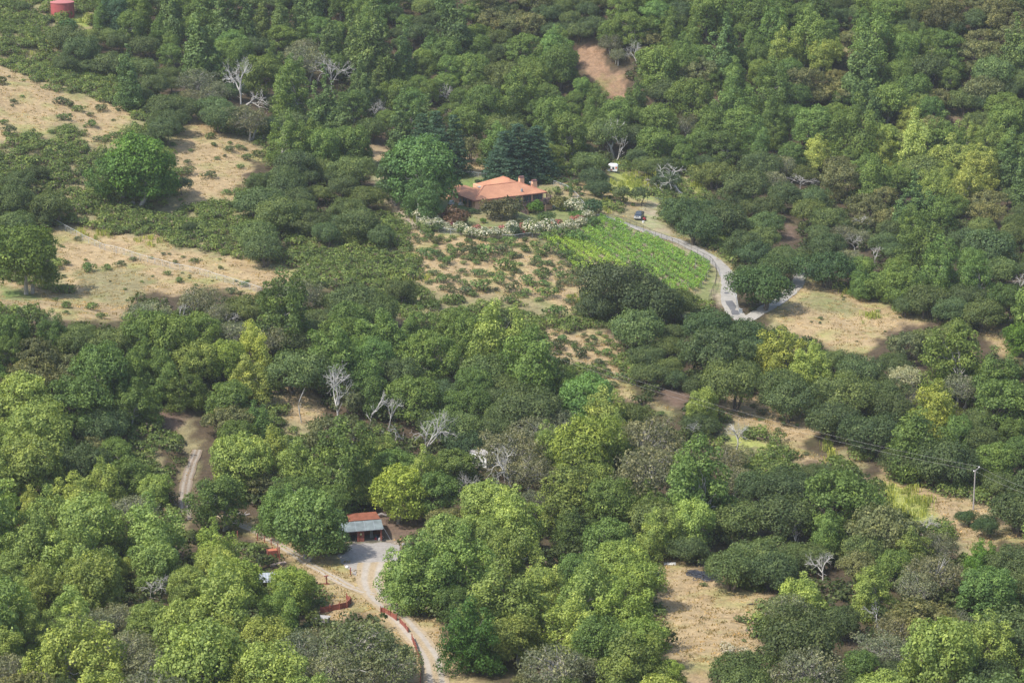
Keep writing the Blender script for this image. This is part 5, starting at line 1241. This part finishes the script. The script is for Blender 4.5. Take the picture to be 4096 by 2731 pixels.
# vineyard rows
def vineyard():
    C = [hit(a, b_) for a, b_ in [(2405,872),(2560,940),(2700,998),(2835,1062),(2832,1105),(2795,1165),(2600,1190),(2420,1165),(2330,1095),(2250,1035),(2160,968),(2300,945),(2380,912)]]
    poly = [(q.x, q.y) for q in C]; d = Vector((1, -2.02, 0)).normalized(); nrm = Vector((d.y, -d.x, 0)); c = sum(C, Vector()) / len(C)
    rngs = [(q - c).dot(nrm) for q in C]; lo, hi = min(rngs), max(rngs); SP = 2.35; n = int((hi - lo) / SP)
    M_v = [leafmat('vine_leaf', c_, .35) for c_ in ((.30,.43,.09), (.22,.37,.085), (.18,.32,.09))]
    wood = plain('vine_wood', (.20,.16,.13), .9, .3, 3); pm = MB(); pm.box((0, 0, .7), (.08, .08, 1.8)); pm = pm.mesh('post', M_greywood); rg = random.Random(4)
    rows = []
    for i in range(n + 1):
        off = lo + SP * (i + .4); base = c + nrm * off; ts = []
        for k, (x0, y0) in enumerate(poly):
            x1, y1 = poly[(k + 1) % len(poly)]; e = Vector((x1 - x0, y1 - y0, 0)); w = Vector((x0 - base.x, y0 - base.y, 0)); den = d.x * e.y - d.y * e.x
            if abs(den) < 1e-9: continue
            t_ = (w.x * e.y - w.y * e.x) / den; u = (w.x * d.y - w.y * d.x) / den
            if 0 <= u < 1: ts.append(t_)
        ts.sort()
        if len(ts) < 2 or ts[-1] - ts[0] < 4: continue
        rows.append((off, base + d * ts[0], base + d * ts[-1]))
    nm = ['first','second','third','fourth','fifth','sixth','seventh','eighth','ninth','tenth','eleventh','twelfth','thirteenth','fourteenth','fifteenth','sixteenth','seventeenth','eighteenth','nineteenth','twentieth']
    def word(k, t_):  # count from the nearer end
        return (nm[k] + ' vine row from the left side of the vineyard') if k < len(nm) and k < t_ / 2 else (nm[t_ - 1 - k] + ' vine row from the driveway side of the vineyard')
    if nrm.x < 0: rows.reverse()
    print('ROWS', len(rows))
    for ri, (off, a, b_) in enumerate(rows):
        L = (b_ - a).length; r = empty('grapevine_row', Vector((a.x, a.y, zt(a.x, a.y)))); o0 = r.location.copy()
        tag(r, word(ri, len(rows)), 'vine row', 'rows of grapevines in the vineyard')
        P = []; x = 0; st = MB(); gap = 0
        while x < L:
            q = a + d * x; z = zt(q.x, q.y)
            if gap <= 0 and rg.random() < .035: gap = rg.randint(2, 6)
            gap -= 1
            if gap <= 0:
                for _ in range(4): P.append((q.x - o0.x + rg.gauss(0, .13), q.y - o0.y + rg.gauss(0, .13), z - o0.z + 1.15 + rg.gauss(0, .25), rg.uniform(.33, .52)))
            if int(x * 2) % 3 == 0: g0 = q - o0; g0.z = z - o0.z; st.tube([g0, g0 + Vector((.08, .05, .5)), g0 + Vector((0, 0, .95))], [.05, .04, .03], 5)
            x += .5
        V = cards(np.random.default_rng(ri), P, 100, .165, np.array([0, 0, -40.]), rnd=.7) if len(P) > 2 else None
        if V is not None: link('vine_foliage', np_mesh('vine_foliage', V[0], V[1], [M_v[(0 if ri < len(rows) * .35 else 1 if ri % 3 else 2)]] * 3, V[2], V[3]), r)
        st.build('vine_trunks', wood, r)
        w = MB(); 
        for hz in (.95, 1.35):
            pts = []; k = int(L / 3) + 1
            for j in range(k + 1): q = a + d * (L * j / k); pts.append(Vector((q.x - o0.x, q.y - o0.y, zt(q.x, q.y) - o0.z + hz)))
            w.tube(pts, .012, 4)
        w.build('trellis_wire', M_metal, r)
        k = max(2, int(L / 6))
        for j in range(k + 1): q = a + d * (L * j / k); o = link('post', pm, r); o.location = (q.x - o0.x, q.y - o0.y, zt(q.x, q.y) - o0.z)
vineyard()

# utility poles and wires
M_pole = plain('weathered_pole', (.33,.30,.28), .9, .2, 2)
PB = hit(3893, 2038); PH = (2038 - 1880) / scale_at(PB) / math.cos(phi(2035))
def pole(p, h, label):
    r = empty('utility_pole', p); tag(r, label, 'utility pole', 'utility poles')
    a = MB(); a.tube([(0, 0, -1), (0, 0, h)], [.17, .11], 10); a.build('shaft', M_pole, r)
    b_ = MB(); b_.bar((-.25, 0, h - .35), (.75, .25, h + .35), .1, .12); b_.build('cross_arm', M_pole, r)
    for x, y, z in ((-.25, 0, h - .22), (.75, .25, h + .5)):
        i_ = MB(); i_.lathe((x, y, z - .1), [(.05, 0), (.13, .06), (.13, .14), (.06, .24)], 10); i_.build('insulator', M_white, r)
    return [Vector(p) + Vector((-.25, 0, h - .05)), Vector(p) + Vector((.75, .25, h + .6))]
A = pole(PB, PH, 'grey wooden utility pole standing on the dry slope at right')
def pt_at(px, py, D): d_ = ray(px, py); return Vector((0, 0, CAMZ)) + Vector(d_) * D
Bm = hit(2130, 1620); topz = (pt_at(2130, 1375, (Bm - Vector((0, 0, CAMZ))).length)).z
B_ = pole(Bm, max(6, topz - Bm.z), 'utility pole hidden among the trees left of the dry gully')
Em = hit(4280, 2250); C_ = pole(Em, 10.5, 'utility pole beyond the right edge of the wood')
for (s0, s1, w_) in ((B_, A, 'left'), (A, C_, 'right')):
    for k in range(2):
        pts = []
        for i in range(25): u = i / 24; q = s0[k].lerp(s1[k], u); q.z -= 4 * u * (1 - u) * (2.2 if w_ == 'left' else .8); pts.append(q)
        m = MB(); m.tube(pts, .013, 4); o = m.build('power_line', M_greywood); tag(o, ('lower' if k == 0 else 'upper') + ' overhead wire running %s from the utility pole' % w_, 'wire', 'overhead wires')

# red wooden edging walls, posts, sheds of the foreground
def plank_wall(pts, h, label, mat=None, step=2.6, name='retaining_wall'):
    P = [hit(a, b_) for a, b_ in pts]; r = empty(name, P[0]); tag(r, label, 'wooden wall', 'low red wooden walls by the dirt road'); o0 = P[0]
    bd = MB(); ps = []
    for a, b_ in zip(P, P[1:]):
        k = max(1, round((b_ - a).length / step))
        for i in range(k):
            q0 = a.lerp(b_, i / k); q1 = a.lerp(b_, (i + 1) / k); ps.append(q0)
            for j in range(3): z = h * (j + .5) / 3; bd.bar(q0 - o0 + Vector((0, 0, z)), q1 - o0 + Vector((0, 0, z)), .07, h / 3 - .03)
    ps.append(P[-1]); bd.build('boards', mat or M_redwood, r)
    for q in ps: m = MB(); m.box((0, 0, h * .55), (.16, .16, h * 1.35)); o = m.build('post', mat or M_redwood, r); o.location = q - o0 + Vector((.0, -.09, 0))
plank_wall([(1283,2452),(1320,2444),(1358,2436),(1388,2430),(1403,2414),(1386,2398)], 1.05, 'red wooden edging wall with a bend left of the dirt road fork')
plank_wall([(1523,2450),(1540,2452),(1562,2466),(1586,2482)], 1.0, 'stepped red wooden wall at the left verge of the dirt road')
plank_wall([(1600,2492),(1622,2515),(1632,2530)], .9, 'short red wooden wall just below the stepped one on the road verge')
plank_wall([(1648,2560),(1662,2595),(1676,2640),(1684,2680),(1682,2731),(1682,2790)], 1.0, 'long red wooden wall following the road to the bottom edge')
def post(px, py, h, label, w=.18, cap=False):
    p = hit(px, py); m = MB(); m.box((0, 0, h / 2 - .2), (w, w, h + .4))
    if cap: r = empty('sign_post', p, .3); tag(r, label, 'post'); m.build('post', M_redwood, r); q = MB(); q.box((0, 0, h + .06), (.75, .3, .14), .3); q.build('cap_board', M_redwood, r); q = MB(); q.bar((-1.6, .3, .12), (.5, -.1, .12), .16, .2); q.build('foot_board', M_redwood, r); return
    o = m.build('wooden_post', M_redwood); o.location = p; tag(o, label, 'post', 'red posts by the dirt road')
post(1306, 2336, 1.5, 'red post with a flat cap board beside the left dirt track', cap=True)
post(1402, 2298, 1.35, 'single red post in the dry grass below the gravel yard')
post(1118, 2236, 2.4, 'tallest red post at the corner of the red bin', .2)
post(1112, 2222, 2.4, 'tall red post directly behind the corner post of the red bin', .15)
post(1090, 2215, 1.5, 'red post at the left rear of the red bin')
post(1085, 2180, 1.2, 'red post on the dry bank right of two lone posts'); post(1058, 2168, 1.2, 'middle red post on the dry bank above the red bin'); post(1030, 2160, 1.3, 'red post at the edge of the bay trees above the bin'); post(950, 2149, 1.3, 'leftmost red post on the dry bank by the track')
post(963, 2086, 1.6, 'dark red post beside the logs at the woodland edge')
p = hit(1092, 2232); a = MB(); a.box((0, 0, .7), (1.9, .08, 1.5), 0); a.box((.9, .8, .7), (.08, 1.6, 1.5)); a.box((-.9, .8, .7), (.08, 1.6, 1.5)); b_ = MB(); b_.box((0, .85, 1.25), (1.72, 1.5, .06))
simple('wooden_bin', [('side_boards', a, M_redwood), ('lid', b_, plain('rusty_lid', (.42,.15,.08), .8, .2, 2))], p, .25, 'red-brown wooden bin between tall posts on the bank', 'bin')
p = hit(1106, 2262)
for i in range(2): m = MB(); m.bar((i * .35, 0, .35), (i * .35 + 1.0, -1.4, .1), .16, .05); o = m.build('yellow_plank', plain('yellow_paint', (.62,.55,.16), .7, .1, 3) if i == 0 else bpy.data.materials['yellow_paint']); o.location = p; tag(o, ('left' if i == 0 else 'right') + ' one of two yellow planks lying below the red bin', 'plank')
m = MB(); m.box((0, 0, .15), (3.0, .7, .3), .55); o = m.build('stone_slab', plain('slab', (.34,.27,.24), .9, .2, 2)); o.location = hit(1112, 2258); tag(o, 'grey-brown slab step below the red bin', 'slab')
def tinshed():
    p = hit(1078, 2372); r = empty('tin_roofed_shed', p, .12); tag(r, 'small dark red shed with a shiny tin roof among the bay trees', 'shed')
    w = MB(); w.box((0, 1.3, .9), (2.9, 2.4, 2.6)); w.build('wall', plain('dark_red_boards', (.13,.05,.045), .85, .25, 2), r)
    f = MB(); f.add([(-1.7, -.2, 2.15), (1.7, -.2, 2.15), (1.7, 2.8, 2.75), (-1.7, 2.8, 2.75), (-1.7, -.2, 2.07), (1.7, -.2, 2.07), (1.7, 2.8, 2.67), (-1.7, 2.8, 2.67)], [(0,1,2,3),(7,6,5,4),(0,4,5,1),(1,5,6,2),(2,6,7,3),(3,7,4,0)]); fo = f.build('roof', M_tin, r)
    s_ = MB(); [s_.bar((x, -.2, 2.17), (x, 2.8, 2.77), .05, .03) for x in (-1.3, -.8, -.3, .2, .7, 1.2)]; s_.build('roof_seam', M_white, fo)
    b2 = MB(); b2.bar((-1.4, -.0, -.1), (3.0, .1, -.1), .12, .1); b2.build('base_beam', M_tin, r)
tinshed()
p = hit(1290, 2492); a = MB(); [a.bar((-1.1, y * .28, 1.05 - y * .03), (1.1, y * .28 + .1, 1.05 - y * .03), .2, .05) for y in range(-3, 5)]; b_ = MB(); b_.box((-.9, .1, .5), (.1, 2.0, 1.0)); b_.box((.9, .1, .5), (.1, 2.0, 1.0)); b_.box((0, -.85, .5), (1.8, .08, .95))
simple('slatted_coop', [('slatted_roof', a, M_greywood), ('side_boards', b_, M_greywood)], p, -.25, 'low shelter with grey slatted roof at the end of the red wall', 'shelter')
# things on the clearing
def rings(p, seed, label):
    rng = random.Random(seed); m = MB()
    for _ in range(15):
        cx, cy = rng.gauss(0, .8), rng.gauss(0, .45); R2 = rng.uniform(.5, .95); n = 18; t1, t2 = rng.gauss(0, .12), rng.gauss(0, .12)
        m.tube([(cx + R2 * math.cos(2 * PI * i / n), cy + R2 * .8 * math.sin(2 * PI * i / n), .28 + rng.random() * .02 + t1 * math.cos(2 * PI * i / n) + t2 * math.sin(2 * PI * i / n) + rng.uniform(0, .02)) for i in range(n + 1)], .055, 5, cap=False)
    o = m.build('hose_coil', plain('black_hose', (.045,.05,.065), .5, .2, 3) if 'black_hose' not in bpy.data.materials else bpy.data.materials['black_hose']); o.location = p; tag(o, label, 'hose', 'coils of black hose on the clearing')
rings(hit(2805, 2303), 1, 'middle coil of black hose in the pile on the clearing'); rings(hit(2826, 2318), 2, 'front coil of black hose in the pile on the clearing'); rings(hit(2846, 2308), 3, 'right coil of black hose in the pile on the clearing'); rings(hit(2783, 2296), 4, 'left coil of black hose trailing off the pile on the clearing')
p = hit(2679, 2256); m = MB(); [m.box((-.95 + i * .27, 0, .16), (.2, 1.2, .04)) for i in range(8)]; [m.box((0, y, .08), (2.1, .1, .1)) for y in (-.5, 0, .5)]; o = m.build('pallet', M_white); o.location = p; tag(o, 'white slatted panel lying at the top of the clearing', 'panel')
p = hit(2615, 2308); m = MB(); m.box((0, 0, .4), (1.5, 2.2, .8)); l_ = MB(); l_.box((0, 0, .84), (1.6, 2.3, .1)); simple('storage_box', [('box', m, M_darkmetal), ('lid', l_, M_tin)], p, -.35, 'grey storage box at the left edge of the clearing', 'box')
p = hit(2616, 2222)
for i in range(3): m = MB(); m.bar((i * .28, i * .1, .1), (1.0 + i * .28, 2.4 + i * .1, .25), .1, .06); m.bar((i * .28, i * .1, .1), (-1.3 + i * .25, .5, .12), .09, .05); o = m.build('bent_pipe', M_white); o.location = p; tag(o, ('left', 'middle', 'right')[i] + ' one of three white bent pipes in the shade above the clearing', 'pipe', 'white bent pipes above the clearing')
def log(px, py, L, rz, rad, label, mat=None):
    rng = np.random.default_rng(int(px)); m = MB(); m.tube(wander(rng, (0, 0, rad), (L, 0, rad * 1.1), 5, .06), [rad, rad * .95, rad * .85, rad * .7, rad * .6, rad * .5], 7)
    for k in (.4, .7): m.tube([(L * k, 0, rad), (L * k + .5, .5, rad + .5)], [rad * .4, .02], 5)
    o = m.build('fallen_log', mat or M_dead_grey); o.location = hit(px, py); o.rotation_euler = (0, 0, rz); tag(o, label, 'log', 'fallen logs')
log(2990, 2418, 4, .2, .12, 'thin grey log lying at the right rim of the clearing', M_darkmetal)
log(1500, 2072, 6, .25, .28, 'mossy fallen trunk behind the open shed'); log(2700, 2220, 8, -.3, .25, 'row of brown fallen branches along the top of the clearing', M_bark); log(2740, 2245, 7, -.4, .2, 'brown fallen branch above the hose pile', M_bark)
log(925, 2062, 3.5, .1, .25, 'grey log at the woodland edge beside the dark red post'); log(2400, 2140, 9, -.6, .3, 'dark fallen trunk in the hollow above the clearing wood', M_bark); log(2235, 2250, 5, -.3, .15, 'bare fallen branch on the dry litter patch left of the clearing wood')
log(2200, 2080, 4, .1, .16, 'white fallen branch in the middle wood', M_dead)
p = hit(1388, 2270); m = MB(); m.lathe((0, 0, 0), [(.28, 0), (.32, .2), (.18, .38), (.03, .42)], 9); o = m.build('white_rock', M_white); o.location = p; tag(o, 'small white rock in the grass above the single red post', 'rock')
p = hit(2962, 1252); m = MB(); m.box((0, 0, .5), (.8, .6, 1.0)); m.box((0, 0, 1.03), (.9, .7, .06)); o = m.build('utility_box', M_tin); o.location = p; tag(o, 'grey-green utility box beside the driveway gate', 'utility box')
for i, (u, v) in enumerate(((-.4, 0), (.4, .2), (1.1, -.1))):
    q = MB(); q.lathe((0, 0, 0), [(.3, 0), (.36, .25), (.22, .5)], 8); o = q.build('rock', plain('grey_rock', (.3,.29,.27), .9, .2, 2) if i == 0 else bpy.data.materials['grey_rock']); o.location = hit(1622, 2182) + Vector((u, v, 0)); tag(o, ('left', 'middle', 'right')[i] + ' grey rock at the right edge of the gravel yard', 'rock', 'rocks by the gravel yard')

# ---------------------------------------------------------------- labels that single each plant out
LM = [('red water tank',251,20),('landslide scar',2400,280),('tiled house',2000,770),('white camper',2447,665),('yellow meadow',2540,760),('parked pickup',2550,880),('vineyard',2520,1000),('driveway bend',2905,1090),('dry field at right',3350,1260),('upper left dry hillside',250,420),('pale dry slope',840,620),('left chain-link fence',650,1050),('dry knoll at left',250,1210),('big lone hillside tree',560,660),('narrow cypress',2284,745),('bushy slope below the hedge',1950,1090),('vineyard corner oaks',2500,1170),('dry gully',2350,1400),('small earth hillock',1230,1620),('woodland track',750,1950),('white cabin',1970,1850),('open shed',1450,2130),('gravel yard',1480,2240),('tin-roofed shed',1080,2320),('curving dirt road',1680,2560),('dark oval tree',1885,2560),('dry clearing',2800,2450),('black hose pile',2820,2310),('utility pole',3893,1950),('yellow-tinged tree',3120,1425),('moss-hung oak',3630,1500),('top right corner',4060,40),('middle of the right edge',4090,1000),('bottom right corner',4060,2700),('bottom left corner',40,2700),('middle of the left edge',20,1700),('middle of the top edge',1500,10),('bleached dead tree',2750,740),('twisted white dead tree',960,330),('large white bare tree',2068,1870),('curved hedge fence',2000,950),('far driveway end',3205,1100),('lower left dark hollow',600,2350),('long leaning trunk',3740,2310),('right-hand yellow weeds',3600,2010),('upper right pale scar',3415,190),('grey twiggy dead tree',1325,280)]
ORD = ['', 'second ', 'third ', 'fourth ', 'fifth ', 'sixth ', 'seventh ', 'eighth ', 'ninth ', 'tenth ', 'eleventh ', 'twelfth ']
def finalize():
    B = {}
    for o, desc, cx, cy in AUTO:
        nmv, lx, ly = min(LM, key=lambda l: (l[1] - cx) ** 2 + (1.2 * (l[2] - cy)) ** 2); dx, dy = cx - lx, cy - ly; d = math.hypot(dx, dy)
        v = 'above' if dy < -abs(dx) * .4 else ('below' if dy > abs(dx) * .4 else ''); h = 'left of' if dx < -abs(dy) * .4 else ('right of' if dx > abs(dy) * .4 else '')
        rel = (v + ' ' + h).strip() if h else v
        if rel.endswith('above') or rel.endswith('below') or rel.endswith('of'): pass
        ds = 'just ' if d < 110 else ('' if d < 240 else ('well ' if d < 420 else 'far '))
        B.setdefault((desc, ds + rel + ' the ' + nmv), []).append((d, o))
    for (desc, rel), L in B.items():
        L.sort(key=lambda q: q[0])
        for i, (d, o) in enumerate(L):
            o['label'] = ((ORD[min(i, 11)] if i else ('first ' if len(L) > 1 else '')) + desc + ' ' + rel)
finalize()
